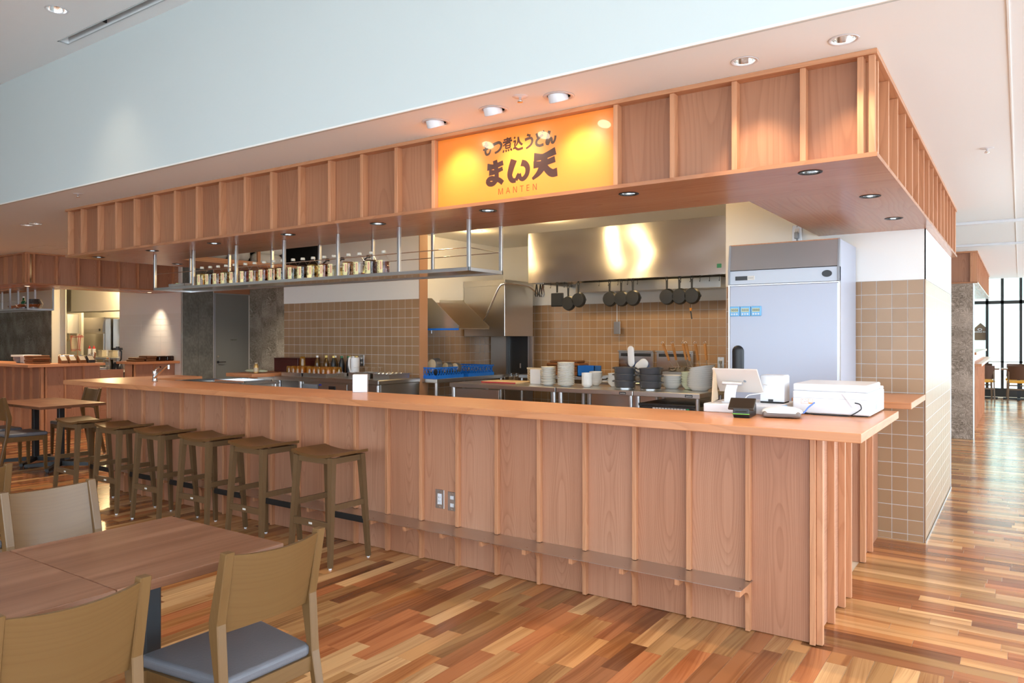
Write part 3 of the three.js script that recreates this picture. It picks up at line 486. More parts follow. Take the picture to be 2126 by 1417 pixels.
// small slabs on the far side of the two hatchways
const slabR = T('hatch_slab', 'short wooden counter slab against the brown tiles beside the refrigerator', 'worktop', [-0.9, 1.0, -5.5]); W(slabR, 'board', wood(-1.25, -0.545, 1.0, 1.04, -5.917, -5.111, 0.003, 'x'), m_worktop); W(slabR, 'side_panel', wood(-1.2, -0.86, 0.0, 1.0, -5.2, -5.185, 0.001, 'y'), m_panel[0]); W(slabR, 'side_panel', wood(-0.862, -0.846, 0.0, 1.0, -5.917, -5.185, 0.001, 'y'), m_panel[1]); for (const z of [-5.17, -5.45]) W(slabR, 'batten', wood(-0.846, -0.812, 0.004, 1.0, z - 0.03, z - 0.006, 0.0015, 'y'), m_stud);
const slabL = T('hatch_slab', 'short wooden counter slab beside the drinks table', 'worktop', [-7.1, 1.0, -5.4]); W(slabL, 'board', wood(-7.35, -6.88, 1.0, 1.04, -5.915, -5.06, 0.003, 'x'), m_worktop); W(slabL, 'post', wood(-6.98, -6.93, 0, 1.0, -5.16, -5.1, 0.001, 'y'), m_stud); W(slabL, 'side_panel', box(-6.93, -6.915, 0.15, 1.0, -5.915, -5.16), m_white);
// ---------- bar stools ----------
function surf(nu, nv, fn, thick) {   // a curved sheet with thickness: fn(u, v) -> [x, y, z], thickness downwards / along normal guess given by thick vector
  const pos = [], uv = [], idx = [], N = (nu + 1) * (nv + 1);
  for (let s = 0; s < 2; s++) for (let j = 0; j <= nv; j++) for (let i = 0; i <= nu; i++) { const [x, y, z] = fn(i / nu, j / nv); pos.push(x + s * thick[0], y + s * thick[1], z + s * thick[2]); uv.push(y + z * 0.9, x); }
  const q = (a, b, c, d) => idx.push(a, b, c, a, c, d), at = (s, i, j) => s * N + j * (nu + 1) + i;
  for (let j = 0; j < nv; j++) for (let i = 0; i < nu; i++) { q(at(0, i, j), at(0, i, j + 1), at(0, i + 1, j + 1), at(0, i + 1, j)); q(at(1, i, j), at(1, i + 1, j), at(1, i + 1, j + 1), at(1, i, j + 1)); }
  for (let i = 0; i < nu; i++) { q(at(0, i, 0), at(0, i + 1, 0), at(1, i + 1, 0), at(1, i, 0)); q(at(0, i, nv), at(1, i, nv), at(1, i + 1, nv), at(0, i + 1, nv)); }
  for (let j = 0; j < nv; j++) { q(at(0, 0, j), at(1, 0, j), at(1, 0, j + 1), at(0, 0, j + 1)); q(at(0, nu, j), at(0, nu, j + 1), at(1, nu, j + 1), at(1, nu, j)); }
  let g = new THREE.BufferGeometry(); g.setAttribute('position', new THREE.BufferAttribute(new Float32Array(pos), 3)); g.setAttribute('uv', new THREE.BufferAttribute(new Float32Array(uv), 2)); g.setIndex(idx);
  g = g.toNonIndexed(); g.computeVertexNormals(); return crease(g);
}
function crease(g) {   // smooth normals within 35 degrees
  const p = g.attributes.position, n = g.attributes.normal, map = new Map(), key = (i) => [p.getX(i), p.getY(i), p.getZ(i)].map((v) => Math.round(v * 1e4)).join();
  for (let i = 0; i < p.count; i++) { const k = key(i); if (!map.has(k)) map.set(k, []); map.get(k).push(i); }
  const out = new Float32Array(p.count * 3), a = V(), b = V(), s = V();
  for (const l of map.values()) for (const i of l) { a.fromBufferAttribute(n, i); s.set(0, 0, 0); for (const j of l) { b.fromBufferAttribute(n, j); if (a.dot(b) > 0.82) s.add(b); } s.normalize(); out[i * 3] = s.x; out[i * 3 + 1] = s.y; out[i * 3 + 2] = s.z; }
  g.setAttribute('normal', new THREE.BufferAttribute(out, 3)); return g;
}
function makeStool(label, pos) {
  const t = T('bar_stool', label, 'stool', pos, 'bar stools along the bar');
  P(t, 'seat', surf(14, 4, (u, v) => { const x = (u - 0.5) * 0.41; return [x, 0.692 + 0.023 * (x / 0.205) ** 2, (0.5 - v) * -0.287]; }, [0, -0.018, 0]), m_stoolseat);
  for (const sx of [-1, 1]) for (const sz of [-1, 1]) { P(t, 'leg', beam([sx * 0.188, 0.01, sz * 0.163], [sx * 0.16, 0.682, sz * 0.124], 0.026, 0.026, 0.042, 0.036), m_stool); P(t, 'glide', cyl(0.01, 0.01, 0.01, sx * 0.188, 0, sz * 0.163, 12), m_whiteplastic); }
  for (const sz of [-1, 1]) P(t, 'apron', box(-0.15, 0.15, 0.642, 0.678, sz * 0.126 - 0.01, sz * 0.126 + 0.01, 0.002, 'x'), m_stool);
  for (const sx of [-1, 1]) { P(t, 'apron', box(sx * 0.158 - 0.01, sx * 0.158 + 0.01, 0.642, 0.68, -0.12, 0.12, 0.002, 'z'), m_stool); P(t, 'side_stretcher', beam([sx * 0.174, 0.372, -0.145], [sx * 0.174, 0.372, 0.145], 0.036, 0.018), m_stool); }
  const f = P(t, 'front_stretcher', box(-0.175, 0.175, 0.24, 0.284, 0.139, 0.159, 0.003, 'x'), m_stool); P(f, 'maker_plate', box(-0.016, 0.016, 0.256, 0.268, 0.159, 0.1605), m_label, 'tiny pale maker plate');
  P(t, 'rear_stretcher', box(-0.175, 0.175, 0.236, 0.262, -0.158, -0.142, 0.002, 'x'), m_stool); P(t, 'foot_guard', box(-0.17, 0.17, 0.226, 0.268, -0.142, -0.134, 0.002), m_rubber, 'black guard on the rear stretcher');
  return t;
}
const sx = [-6.925, -6.241, -5.626, -5.01, -4.392, -3.716];
const sl = ['brown wooden bar stool at the far end of the row by the small table', 'brown wooden bar stool second from the end of the bar by the tap', 'brown wooden bar stool third from the end of the bar by the tap', 'brown wooden bar stool fourth from the end of the bar by the tap', 'brown wooden bar stool beside the last one of the row', 'brown wooden bar stool ending the row towards the wall outlets'];
const st0 = makeStool(sl[0], [sx[0], 0, -3.325]); for (let k = 1; k < 6; k++) copy(st0, [sx[k], 0, -3.325], 0, sl[k]);

// ---------- dining chairs ----------
function makeChair(label, pos, turn) {
  const t = T('dining_chair', label, 'chair', pos, 'wooden dining chairs', turn);   // faces -z in its own axes
  for (const s of [-1, 1]) {
    P(t, 'rear_post', (() => { const sh = new THREE.Shape([[0.245, 0.008], [0.215, 0.008], [0.108, 0.56], [0.108, 0.6], [0.165, 0.81], [0.195, 0.81], [0.152, 0.59], [0.165, 0.4]].map((p) => new THREE.Vector2(...p))); return uvm(new THREE.ExtrudeGeometry(sh, { depth: 0.026, bevelEnabled: true, bevelSize: 0.003, bevelThickness: 0.003, bevelOffset: -0.003, bevelSegments: 1 }).rotateY(-Math.PI / 2).translate(s * 0.172 + 0.013, 0, 0), 'y', rnd(), rnd()); })(), m_chair);
    P(t, 'front_leg', beam([s * 0.205, 0.01, -0.21], [s * 0.2, 0.385, -0.205], 0.024, 0.024, 0.036, 0.036), m_chair);
    P(t, 'glide', cyl(0.01, 0.01, 0.01, s * 0.205, 0, -0.21, 10), m_whiteplastic); P(t, 'glide', cyl(0.01, 0.01, 0.01, s * 0.172, 0, 0.23, 10), m_whiteplastic);
    P(t, 'side_rail', beam([s * 0.2, 0.36, -0.19], [s * 0.174, 0.36, 0.15], 0.05, 0.02), m_chair);
  }
  P(t, 'front_rail', box(-0.19, 0.19, 0.335, 0.385, -0.218, -0.198, 0.002, 'x'), m_chair); P(t, 'rear_rail', box(-0.16, 0.16, 0.335, 0.385, 0.14, 0.16, 0.002, 'x'), m_chair);
  P(t, 'backrest', surf(14, 5, (u, v) => { const x = (u - 0.5) * 0.322, b = 0.03 * (1 - (2 * u - 1) ** 2), y = 0.565 + v * 0.225 + (v - 0.5) * 0.02 * (2 * u - 1) ** 2; return [x, y, 0.121 + (y - 0.565) * 0.24 + b]; }, [0, 0, 0.013]), m_chair);
  const sh = new THREE.Shape(); const c = [[-0.214, -0.235], [0.214, -0.235], [0.165, 0.155], [-0.165, 0.155]];
  c.forEach(([x, z], i) => { const [px, pz] = c[(i + 3) % 4], [nx, nz] = c[(i + 1) % 4], k = 0.03, la = Math.hypot(px - x, pz - z), lb = Math.hypot(nx - x, nz - z), a = [x + (px - x) / la * k, z + (pz - z) / la * k], b = [x + (nx - x) / lb * k, z + (nz - z) / lb * k]; i ? sh.lineTo(a[0], -a[1]) : sh.moveTo(a[0], -a[1]); sh.quadraticCurveTo(x, -z, b[0], -b[1]); }); sh.closePath();
  P(t, 'seat_cushion', uvm(new THREE.ExtrudeGeometry(sh, { depth: 0.012, bevelEnabled: true, bevelThickness: 0.014, bevelSize: 0.016, bevelOffset: -0.016, bevelSegments: 5, curveSegments: 6 }).rotateX(-Math.PI / 2).translate(0, 0.397, 0), 'z'), m_vinyl, 'grey vinyl seat pad');
  return t;
}
const q = Math.PI / 2;
const c0 = makeChair('brown wooden chair with grey vinyl seat at the corner of the large near table', [-2.1, 0, -1.5], q);
copy(c0, [-2.095, 0, -0.9], q, 'brown wooden chair at the second half of the large near table');
copy(c0, [-3.235, 0, -1.497], -q, 'brown wooden chair facing across the large near table with its seat under it');
copy(c0, [-3.235, 0, -0.88], -q, 'brown wooden chair under the second half of the large near table');
copy(c0, [-4.355, 0, -1.47], q, 'brown wooden chair turned away behind the large near table');
copy(c0, [-8.9, 0, -3.57], 0, 'brown wooden chair pushed to the small back table on the side of the stools');
copy(c0, [-9.5, 0, -3.565], 0, 'brown wooden chair at the far half of the small back table');
copy(c0, [-9.55, 0, -4.52], Math.PI, 'brown wooden chair behind the small back table facing the seats');
copy(c0, [-8.78, 0, -4.62], Math.PI, 'brown wooden chair behind the small back table close to the bar corner');

// ---------- tables ----------
function makeTable(label, x0, x1, z0, z1, axis, group) {
  const cx = (x0 + x1) / 2, cz = (z0 + z1) / 2, t = T('cafe_table', label, 'table', [cx, 0, cz], group);
  W(t, 'tabletop', wood(x0, x1, 0.68, 0.71, z0, z1, 0.0015, axis), m_table);
  P(t, 'column', merge([box(-0.03, 0.03, 0.05, 0.665, -0.03, 0.03, 0.006), box(-0.034, 0.034, 0.03, 0.06, -0.034, 0.034, 0.004)]), m_black);
  P(t, 'top_bracket', merge([box(-0.2, 0.2, 0.665, 0.68, -0.02, 0.02, 0.002), box(-0.02, 0.02, 0.665, 0.68, -0.2, 0.2, 0.002)]), m_black);
  for (let k = 0; k < 4; k++) { const a = Math.PI / 4 + k * q, d = [Math.cos(a), Math.sin(a)]; const f = P(t, 'foot', beam([d[0] * 0.02, 0.05, d[1] * 0.02], [d[0] * 0.36, 0.03, d[1] * 0.36], 0.05, 0.04, 0.03, 0.036), m_black); P(f, 'end_cap', cyl(0.014, 0.014, 0.014, d[0] * 0.345, 0, d[1] * 0.345, 12), m_rubber); }
  return t;
}
makeTable('brown laminate table with free corner in front of the bar', -2.863, -2.16, -1.72, -1.13, 'z', 'near pair of joined tables');
makeTable('brown laminate table joined to the near one on the side away from the bar', -2.863, -2.16, -1.127, -0.54, 'z', 'near pair of joined tables');
makeTable('small brown table beside the row of stools behind the near chairs', -9.038, -8.44, -4.295, -3.61, 'x', 'back pair of joined tables');
makeTable('small brown table joined to the one beside the stools further from the bar', -9.64, -9.041, -4.295, -3.61, 'x', 'back pair of joined tables');
// ---------- hanging bottle shelf ----------
const SZ0 = -3.775, SZ1 = -4.155, SX0 = -6.585, SX1 = -2.915;
const shelf = T('hanging_shelf', 'hanging satin steel bottle shelf under the wooden soffit', 'shelf', [-4.75, 1.872, -3.96]);
W(shelf, 'deck', box(SX0 + 0.01, SX1 - 0.01, 1.8765, 1.8795, SZ1 + 0.01, SZ0 - 0.01, 0, 'x'), m_mirror);
W(shelf, 'rim', merge([box(SX0, SX1, 1.868, 1.892, SZ0 - 0.012, SZ0, 0.0015, 'x'), box(SX0, SX1, 1.868, 1.892, SZ1, SZ1 + 0.012, 0.0015, 'x'), box(SX0, SX0 + 0.012, 1.868, 1.892, SZ1, SZ0, 0.0015, 'z'), box(SX1 - 0.012, SX1, 1.868, 1.892, SZ1, SZ0, 0.0015, 'z')]), m_alu);
for (let k = 0; k < 7; k++) for (const z of [SZ0, SZ1 + 0.022]) { const x = SX1 - 0.6077 * k; W(shelf, 'post', box(x - 0.022, x, 1.892, 2.2, z - 0.022, z, 0.0015), m_alu); }
W(shelf, 'front_rail', tube([[SX0 + 0.011, 2.018, SZ0 - 0.011], [SX1 - 0.011, 2.018, SZ0 - 0.011]], 0.003, 8, 4, false), m_chrome); W(shelf, 'rear_rail', tube([[SX0 + 0.011, 2.018, SZ1 + 0.011], [SX1 - 0.011, 2.018, SZ1 + 0.011]], 0.003, 8, 4, false), m_chrome); W(shelf, 'side_rail', tube([[SX1 - 0.011, 2.018, SZ0 - 0.011], [SX1 - 0.011, 2.018, SZ1 + 0.011]], 0.003, 8, 4, false), m_chrome);
const DECK = 1.8796;
// labels of the liquor bottles: dark brush kana on cream paper with a red oval
function labelTex(keys, tall) {
  const c = document.createElement('canvas'); c.width = 96; c.height = 224; const x = c.getContext('2d'); x.fillStyle = '#f2e3a8'; x.fillRect(0, 0, 96, 224); x.strokeStyle = '#d8c47e'; x.strokeRect(2, 2, 92, 220);
  x.fillStyle = '#1c1712'; const h = 190 / keys.length; keys.forEach((k, i) => ink(x, k, 6, 16 + i * h, 46, Math.min(h * 0.86, 52), 1.15));
  x.strokeStyle = '#d0446a'; x.lineWidth = 3; x.beginPath(); x.ellipse(74, 84, 10, 66, 0, 0, Math.PI * 2); x.stroke(); x.fillStyle = '#d0446a'; for (let i = 0; i < 9; i++) x.fillRect(69, 28 + i * 13, 10, 7);
  const t = new THREE.CanvasTexture(c); t.colorSpace = THREE.SRGBColorSpace; return t;
}
const labelMats = [['to', 'ku', 'da', 'mi'], ['yo', 'mo', 'gi'], ['yama', 'fu', 'to', 'u'], ['mi', 'bar', 'ra', 'ku'], ['ya', 'kaku'], ['ko', 'bar', 'hi', 'bar'], ['ra', 'fu', 'ma'], ['ri', 'n', 'ko'], ['kaku', 'hi', 'ri'], ['u', 'ko', 'n']].map((k) => mat('paper_label', 0xffffff, 0.7, { map: labelTex(k) }));
const liq = { yellow: [0.95, 0.72, 0.1], amber: [0.62, 0.26, 0.05], red: [0.45, 0.09, 0.03], dark: [0.05, 0.025, 0.02], plum: [0.16, 0.03, 0.03], olive: [0.3, 0.26, 0.05], green: [0.1, 0.13, 0.05] };
const liqMat = {}; for (const k in liq) liqMat[k] = mat('liquor_' + k, C(255, 255, 255), 0.02, { transmission: 1, thickness: 0.08, ior: 1.34, attenuationColor: new THREE.Color(...liq[k]), attenuationDistance: 0.14 });
const bottleGeo = lathe([[0, 0], [0.041, 0], [0.0445, 0.004], [0.0445, 0.106], [0.041, 0.117], [0.018, 0.15], [0.0145, 0.157], [0.0145, 0.163]], 26), lipGeo = lathe([[0.0125, 0.162], [0.0165, 0.162], [0.0175, 0.168], [0.0155, 0.171], [0.0165, 0.177], [0.0135, 0.181], [0, 0.181]], 20);
const labelGeo = (() => { const g = new THREE.CylinderGeometry(0.0449, 0.0449, 0.1, 12, 1, true, -0.62, 1.24); return g.translate(0, 0.058, 0); })();
const liqGeo = (h) => lathe([[0, 0.003], [0.0425, 0.003], [0.0425, Math.min(h, 0.106)], ...(h > 0.106 ? [[0.0425 - (h - 0.106) * 0.55, h]] : []), [0, h]], 24);
const liqH = { full: liqGeo(0.118), half: liqGeo(0.098), low: liqGeo(0.03) };
const m_lip = mat('bottle_stopper', C(222, 216, 200), 0.3);
const names = { yellow: 'yellow', amber: 'amber', red: 'red-brown', dark: 'black', plum: 'dark plum', olive: 'olive', green: 'dark green' };
const bx = [[419.5, 'yellow'], [436.5, 'dark'], [452.8, 'amber'], [469.2, 'olive'], [487, 'plum'], [509.3, 'plum'], [528.5, 'amber'], [548.4, 'red'], [568.5, 'amber'], [586.6, 'plum'], [608.5, 'green'], [628.7, 'dark'], [650, 'yellow'], [673, 'red'], [693, 'olive'], [723.3, 'amber'], [746, 'red'], [770.8, 'dark'], [796.2, 'plum']];
const protoBottle = new Map();
bx.forEach(([u, c], i) => {
  const r = (u - 1063) / 1541.35, k = (r * cT - sT) / (r * sT + cT), z = -3.86, x = -z * k;
  const fill = i === 16 ? 'low' : i % 4 === 2 ? 'half' : 'full', lab = i >= 11 && i <= 18 ? { 18: 0, 17: 1, 16: 2, 15: 3, 14: 8, 13: 6, 12: 4, 11: 5 }[i] : i % 10;
  const extra = i === 18 ? 'last of the row towards the steel hood' : i === 16 ? 'nearly empty, in the row on the hanging shelf' : i === 0 ? 'first of the row beside the plastic tray' : i === 12 ? 'halfway along the row on the shelf' : 'in the row on the hanging shelf';
  const t = T('liquor_bottle', 'bottle of ' + names[c] + ' liquor with cream label, ' + extra, 'bottle', [x, DECK, z], 'liquor bottles on the hanging shelf');
  P(t, 'glass_body', bottleGeo, m_glass); P(t, 'liquor', liqH[fill], liqMat[c]); P(t, 'stopper', lipGeo, m_lip); P(t, 'label', labelGeo, labelMats[lab], 'cream paper label with brush writing');
});
for (const [u, l] of [[680, 'glass jug with black handle behind the middle bottles'], [711, 'glass jug of yellow liquor with black handle behind the bottles'], [765, 'glass jug with black handle behind the dark bottles']]) {
  const r = (u - 1063) / 1541.35, k = (r * cT - sT) / (r * sT + cT), z = -4.02, t = T('glass_jug', l, 'jug', [-z * k, DECK, z], 'jugs behind the liquor bottles');
  P(t, 'glass_body', bottleGeo, m_glass); P(t, 'liquor', liqH.half, liqMat.yellow); P(t, 'handle', tube([[-0.038, 0.1, 0], [-0.05, 0.125, 0], [-0.042, 0.15, 0], [-0.018, 0.158, 0]], 0.006, 8, 16), m_black); P(t, 'stopper', lipGeo, m_darkplastic);
}
const tray = T('plastic_tray', 'clear grey plastic tray at the empty end of the hanging shelf', 'tray', [-6.3, DECK, -3.9]); P(tray, 'tub', merge([box(-0.12, 0.12, 0, 0.003, -0.07, 0.07), box(-0.125, 0.125, 0, 0.045, 0.066, 0.07), box(-0.125, 0.125, 0, 0.045, -0.07, -0.066), box(-0.125, -0.121, 0, 0.045, -0.07, 0.07), box(0.121, 0.125, 0, 0.045, -0.07, 0.07)]), mat('smoky_plastic', C(190, 186, 182), 0.2, { transmission: 0.6, thickness: 0 }));
M('lidded_box', merge([rbox(0.1, 0.03, 0.1, 0.006), rbox(0.108, 0.014, 0.108, 0.005, 0, 0.03, 0)]), mat('lilac_plastic', C(196, 182, 214), 0.4), 'lilac lidded plastic box standing in the clear tray', 'box', [-6.24, DECK + 0.0035, -3.9]);
for (const [dx, dz] of [[-0.06, 0.02], [-0.09, -0.02]]) { const t = T('cup', 'small pale green cup in the clear tray on the shelf', 'cup', [-6.3 + dx, DECK + 0.0035, -3.9 + dz], 'green cups in the clear tray'); P(t, 'body', lathe([[0, 0], [0.013, 0], [0.017, 0.05], [0.0155, 0.05], [0.012, 0.003], [0, 0.003]], 16), mat('pale_green', C(196, 226, 160), 0.4)); }

// wrapped rolls and bags stored in the left return of the canopy
const m_wrap = mat('clear_wrap', C(232, 230, 222), 0.25, { clearcoat: 0.6, clearcoatRoughness: 0.15, bumpMap: bumpPeel, bumpScale: 0.004 });
for (const [x, y, z, r, l, lab] of [[-6.95, 2.3, -5.3, 0.075, 0.4, 'lower wrapped white roll stored in the canopy'], [-6.95, 2.43, -5.32, 0.07, 0.4, 'upper wrapped white roll stored in the canopy']]) M('wrapped_roll', uvm(new THREE.CapsuleGeometry(r, l - 2 * r, 6, 18).rotateX(q).scale(1, 0.95, 1), 'z'), m_wrap, lab, 'roll', [x, y, z], 'wrapped rolls in the canopy');
for (const [z, s, lab] of [[-4.45, 0.1, 'crumpled white plastic bag nearest the canopy corner'], [-4.68, 0.11, 'crumpled white plastic bag behind the canopy lip'], [-4.93, 0.14, 'large white wrapped pack beside the canopy post']]) { const g = new THREE.SphereGeometry(s, 20, 14), p = g.attributes.position; for (let i = 0; i < p.count; i++) { const n = 0.82 + 0.36 * pn(p.getX(i) * 20 + 50, p.getY(i) * 20 + p.getZ(i) * 17 + 50, 97, 89, 3); p.setXYZ(i, p.getX(i) * n, p.getY(i) * n * 0.85, p.getZ(i) * n); } g.computeVertexNormals(); M('plastic_bag', g, m_wrap, lab, 'bag', [-6.95, 2.22 + s * 0.9, z], 'bags stored in the canopy'); }

// ---------- things on the bar ----------
const WT = 1.0401;
const sink = T('bar_sink', 'stainless sink unit behind the bar beside the tap', 'sink', [-5.95, 0, -4.1]);
P(sink, 'rim', merge([box(-0.5, 0.5, 1.026, 1.044, 0.16, 0.195, 0.002, 'x'), box(-0.5, 0.5, 1.026, 1.044, -0.2, -0.165, 0.002, 'x'), box(-0.5, -0.46, 1.026, 1.044, -0.165, 0.16, 0.002, 'z'), box(0.46, 0.5, 1.026, 1.044, -0.165, 0.16, 0.002, 'z')]), m_mirror);
P(sink, 'basin', merge([box(-0.46, 0.46, 0.85, 0.853, -0.165, 0.16), box(-0.463, -0.46, 0.85, 1.03, -0.165, 0.16), box(0.46, 0.463, 0.85, 1.03, -0.165, 0.16), box(-0.46, 0.46, 0.85, 1.03, -0.168, -0.165), box(-0.46, 0.46, 0.85, 1.03, 0.16, 0.163)]), m_steel);
for (const x of [-0.47, 0.47]) for (const z of [-0.17, 0.17]) P(sink, 'leg', cyl(0.018, 0.018, 1.026, x, 0, z, 14), m_steel);
const tray2 = T('drain_tray', 'shallow stainless tray standing over the bar sink', 'tray', [-5.7, 1.0442, -4.1]); P(tray2, 'tub', merge([box(-0.2, 0.2, 0, 0.003, -0.19, 0.19), box(-0.21, 0.21, 0.003, 0.02, 0.136, 0.145), box(-0.21, 0.21, 0.003, 0.02, -0.145, -0.136), box(-0.21, -0.2, 0.003, 0.02, -0.14, 0.14), box(0.2, 0.21, 0.003, 0.02, -0.14, 0.14)]), m_mirror);
const tap = T('tap', 'chrome single lever tap with a slanting spout on the bar', 'tap', [-6.46, WT, -3.72]);
P(tap, 'body', lathe([[0, 0], [0.026, 0], [0.026, 0.006], [0.019, 0.01], [0.019, 0.062], [0.022, 0.066], [0.022, 0.09], [0.018, 0.098], [0, 0.1]], 20), m_chrome);
P(tap, 'spout', tube([[0.01, 0.03, 0.01], [0.06, 0.07, 0.0], [0.16, 0.135, -0.01], [0.2, 0.15, -0.012]], 0.01, 12, 20), m_chrome); P(tap, 'nozzle', cyl(0.012, 0.012, 0.035, 0.203, 0.118, -0.012, 14), m_chrome); P(tap, 'lever', tube([[0, 0.1, 0], [0.03, 0.115, 0], [0.09, 0.132, 0]], 0.008, 10, 12), m_chrome);
M('paper_towel_box', rbox(0.105, 0.13, 0.075, 0.004), m_whiteplastic, 'plain white box standing on the bar beside the drinks table view', 'box', [-3.97, WT, -3.845], undefined, 0.7);

// register corner
const drawer = T('cash_drawer', 'white cash drawer under the tablet at the register', 'drawer', [-1.22, WT, -4.09]); P(drawer, 'case', rbox(0.38, 0.046, 0.4, 0.006), m_whiteplastic); P(drawer, 'front', rbox(0.36, 0.036, 0.01, 0.003, 0, 0.005, -0.202), m_whiteplastic); P(drawer, 'lock', cyl(0.008, 0.008, 0.004, 0, 0, 0, 12).rotateX(-q).translate(0, 0.023, -0.207), m_chrome);
const tab = T('register_tablet', 'white tablet register on a tilted stand with its back to the seats', 'tablet', [-1.29, WT + 0.047, -4.04], undefined, -0.05);
const scr = P(tab, 'tablet', rbox(0.25, 0.175, 0.008, 0.0039, 0, -0.0875, 0), mat('tablet_back', C(226, 216, 208), 0.3)); scr.position.set(0.02, 0.118, 0.0); scr.rotation.x = 0.72; P(scr, 'screen', box(-0.118, 0.118, -0.08, 0.08, -0.0045, -0.0042), mat('screen_dark', C(20, 22, 26), 0.1)); P(scr, 'logo', cyl(0.008, 0.008, 0.0006, 0, 0, 0, 14).rotateX(q).translate(0.04, 0.0, 0.0042), m_greyplastic);
P(tab, 'shell', ext([[-0.1, 0.0], [-0.02, 0.012], [-0.055, 0.17], [-0.075, 0.19]], 0.008).rotateY(q).translate(-0.098, 0, -0.02), mat('tablet_shell', C(214, 186, 152), 0.4));
P(tab, 'stand_arm', surf(6, 6, (u, v) => [(u - 0.5) * 0.06, 0.004 + v * 0.1, 0.06 - 0.05 * v + 0.02 * Math.sin(v * 3)], [0, 0.003, 0.008]), m_whiteplastic); P(tab, 'stand_foot', rbox(0.09, 0.006, 0.1, 0.0025, 0, 0, 0.02), m_whiteplastic); P(tab, 'hinge_bar', cyl(0.011, 0.011, 0.11, 0, 0, 0, 14).rotateZ(q).translate(0.055, 0.102, 0.026), m_alu);
P(tab, 'cable', tube([[0.15, 0.1, -0.03], [0.18, 0.095, 0.0], [0.17, 0.06, 0.03], [0.1, 0.045, 0.06], [0.07, 0.01, 0.06]], 0.0028, 6, 30), m_whiteplastic);
const term = T('card_terminal', 'black card payment terminal with green edge and glossy screen', 'payment terminal', [-1.15, WT, -3.765], undefined, 0.1);
P(term, 'base', ext([[-0.07, 0], [0.09, 0], [0.1, 0.03], [0.095, 0.06], [0.0, 0.085], [-0.02, 0.05], [-0.085, 0.045], [-0.09, 0.018]], 0.08, 0.004).rotateY(q).translate(-0.04, 0, 0), m_darkplastic); P(term, 'green_edge', box(-0.041, 0.041, 0.019, 0.022, 0.082, 0.091), mat('lime_edge', C(120, 200, 60), 0.4)); P(term, 'card_slot', box(-0.028, 0.028, 0.03, 0.035, 0.08, 0.0905), m_dark);
const ts = P(term, 'screen_unit', rbox(0.125, 0.012, 0.085, 0.004), mat('terminal_screen_frame', C(52, 46, 40), 0.25)); ts.position.set(-0.002, 0.062, 0.045); ts.rotation.x = 0.62; P(ts, 'screen', box(-0.056, 0.056, 0.0122, 0.013, -0.034, 0.036), mat('screen_glass', C(46, 40, 34), 0.06));
const rt = T('wireless_router', 'white rounded wireless router lying on the bar beside the terminal', 'router', [-0.985, WT, -3.84], undefined, 0.2);
P(rt, 'lower_shell', rbox(0.18, 0.03, 0.14, 0.014, 0, 0.004, 0), mat('router_base', C(120, 112, 108), 0.35)); P(rt, 'top_shell', (() => { const g = new THREE.SphereGeometry(1, 40, 20, 0, Math.PI * 2, 0, q), p = g.attributes.position; for (let i = 0; i < p.count; i++) { const x = p.getX(i), z = p.getZ(i), k = Math.pow(Math.pow(Math.abs(x), 3) + Math.pow(Math.abs(z), 3), 1 / 3) || 1, l = Math.hypot(x, z) || 1, s = l / k; p.setXYZ(i, x * s * 0.098, p.getY(i) * 0.03, z * s * 0.078); } g.computeVertexNormals(); return g.translate(0, 0.026, 0); })(), m_whiteplastic); for (const s of [-0.05, 0.05]) P(rt, 'foot', cyl(0.008, 0.008, 0.006, s, 0, 0.03, 10), m_rubber);
P(rt, 'blue_cable', tube([[0.07, 0.02, -0.05], [0.1, 0.02, -0.06], [0.12, 0.045, -0.08], [0.15, 0.07, -0.1]], 0.004, 6, 20), mat('blue_cable', C(90, 130, 220), 0.4)); P(rt, 'antenna', tube([[-0.06, 0.03, -0.07], [-0.02, 0.045, -0.075], [0.02, 0.05, -0.075]], 0.004, 6, 12), m_bluelight);
const rp = T('receipt_printer', 'tall white receipt printer cube behind the router', 'printer', [-1.1, WT + 0.047, -4.14]); P(rp, 'case', rbox(0.128, 0.14, 0.11, 0.005, 0, 0.006, 0), m_whiteplastic); P(rp, 'foot', box(-0.06, 0.06, 0, 0.007, -0.06, 0.06), m_rubber); P(rp, 'paper_door', rbox(0.12, 0.004, 0.11, 0.0015, 0, 0.1455, 0), m_whiteplastic); P(rp, 'port', box(-0.02, 0.006, 0.008, 0.02, 0.0545, 0.0556), m_darkplastic);
const pr = T('inkjet_printer', 'wide white inkjet printer on the end of the bar', 'printer', [-0.8, WT, -4.28]);
P(pr, 'body', rbox(0.375, 0.115, 0.44, 0.008, 0, 0.006, 0), m_whiteplastic); P(pr, 'scanner_lid', rbox(0.36, 0.038, 0.4, 0.008, -0.006, 0.121, 0.016), m_whiteplastic); P(pr, 'side_seam', box(-0.188, 0.188, 0.085, 0.086, 0.2195, 0.2205), m_greyplastic); P(pr, 'rear_hump', rbox(0.37, 0.018, 0.05, 0.006, 0, 0.119, -0.195), m_whiteplastic); P(pr, 'foot', box(-0.17, 0.17, 0, 0.007, -0.2, 0.2), m_rubber);
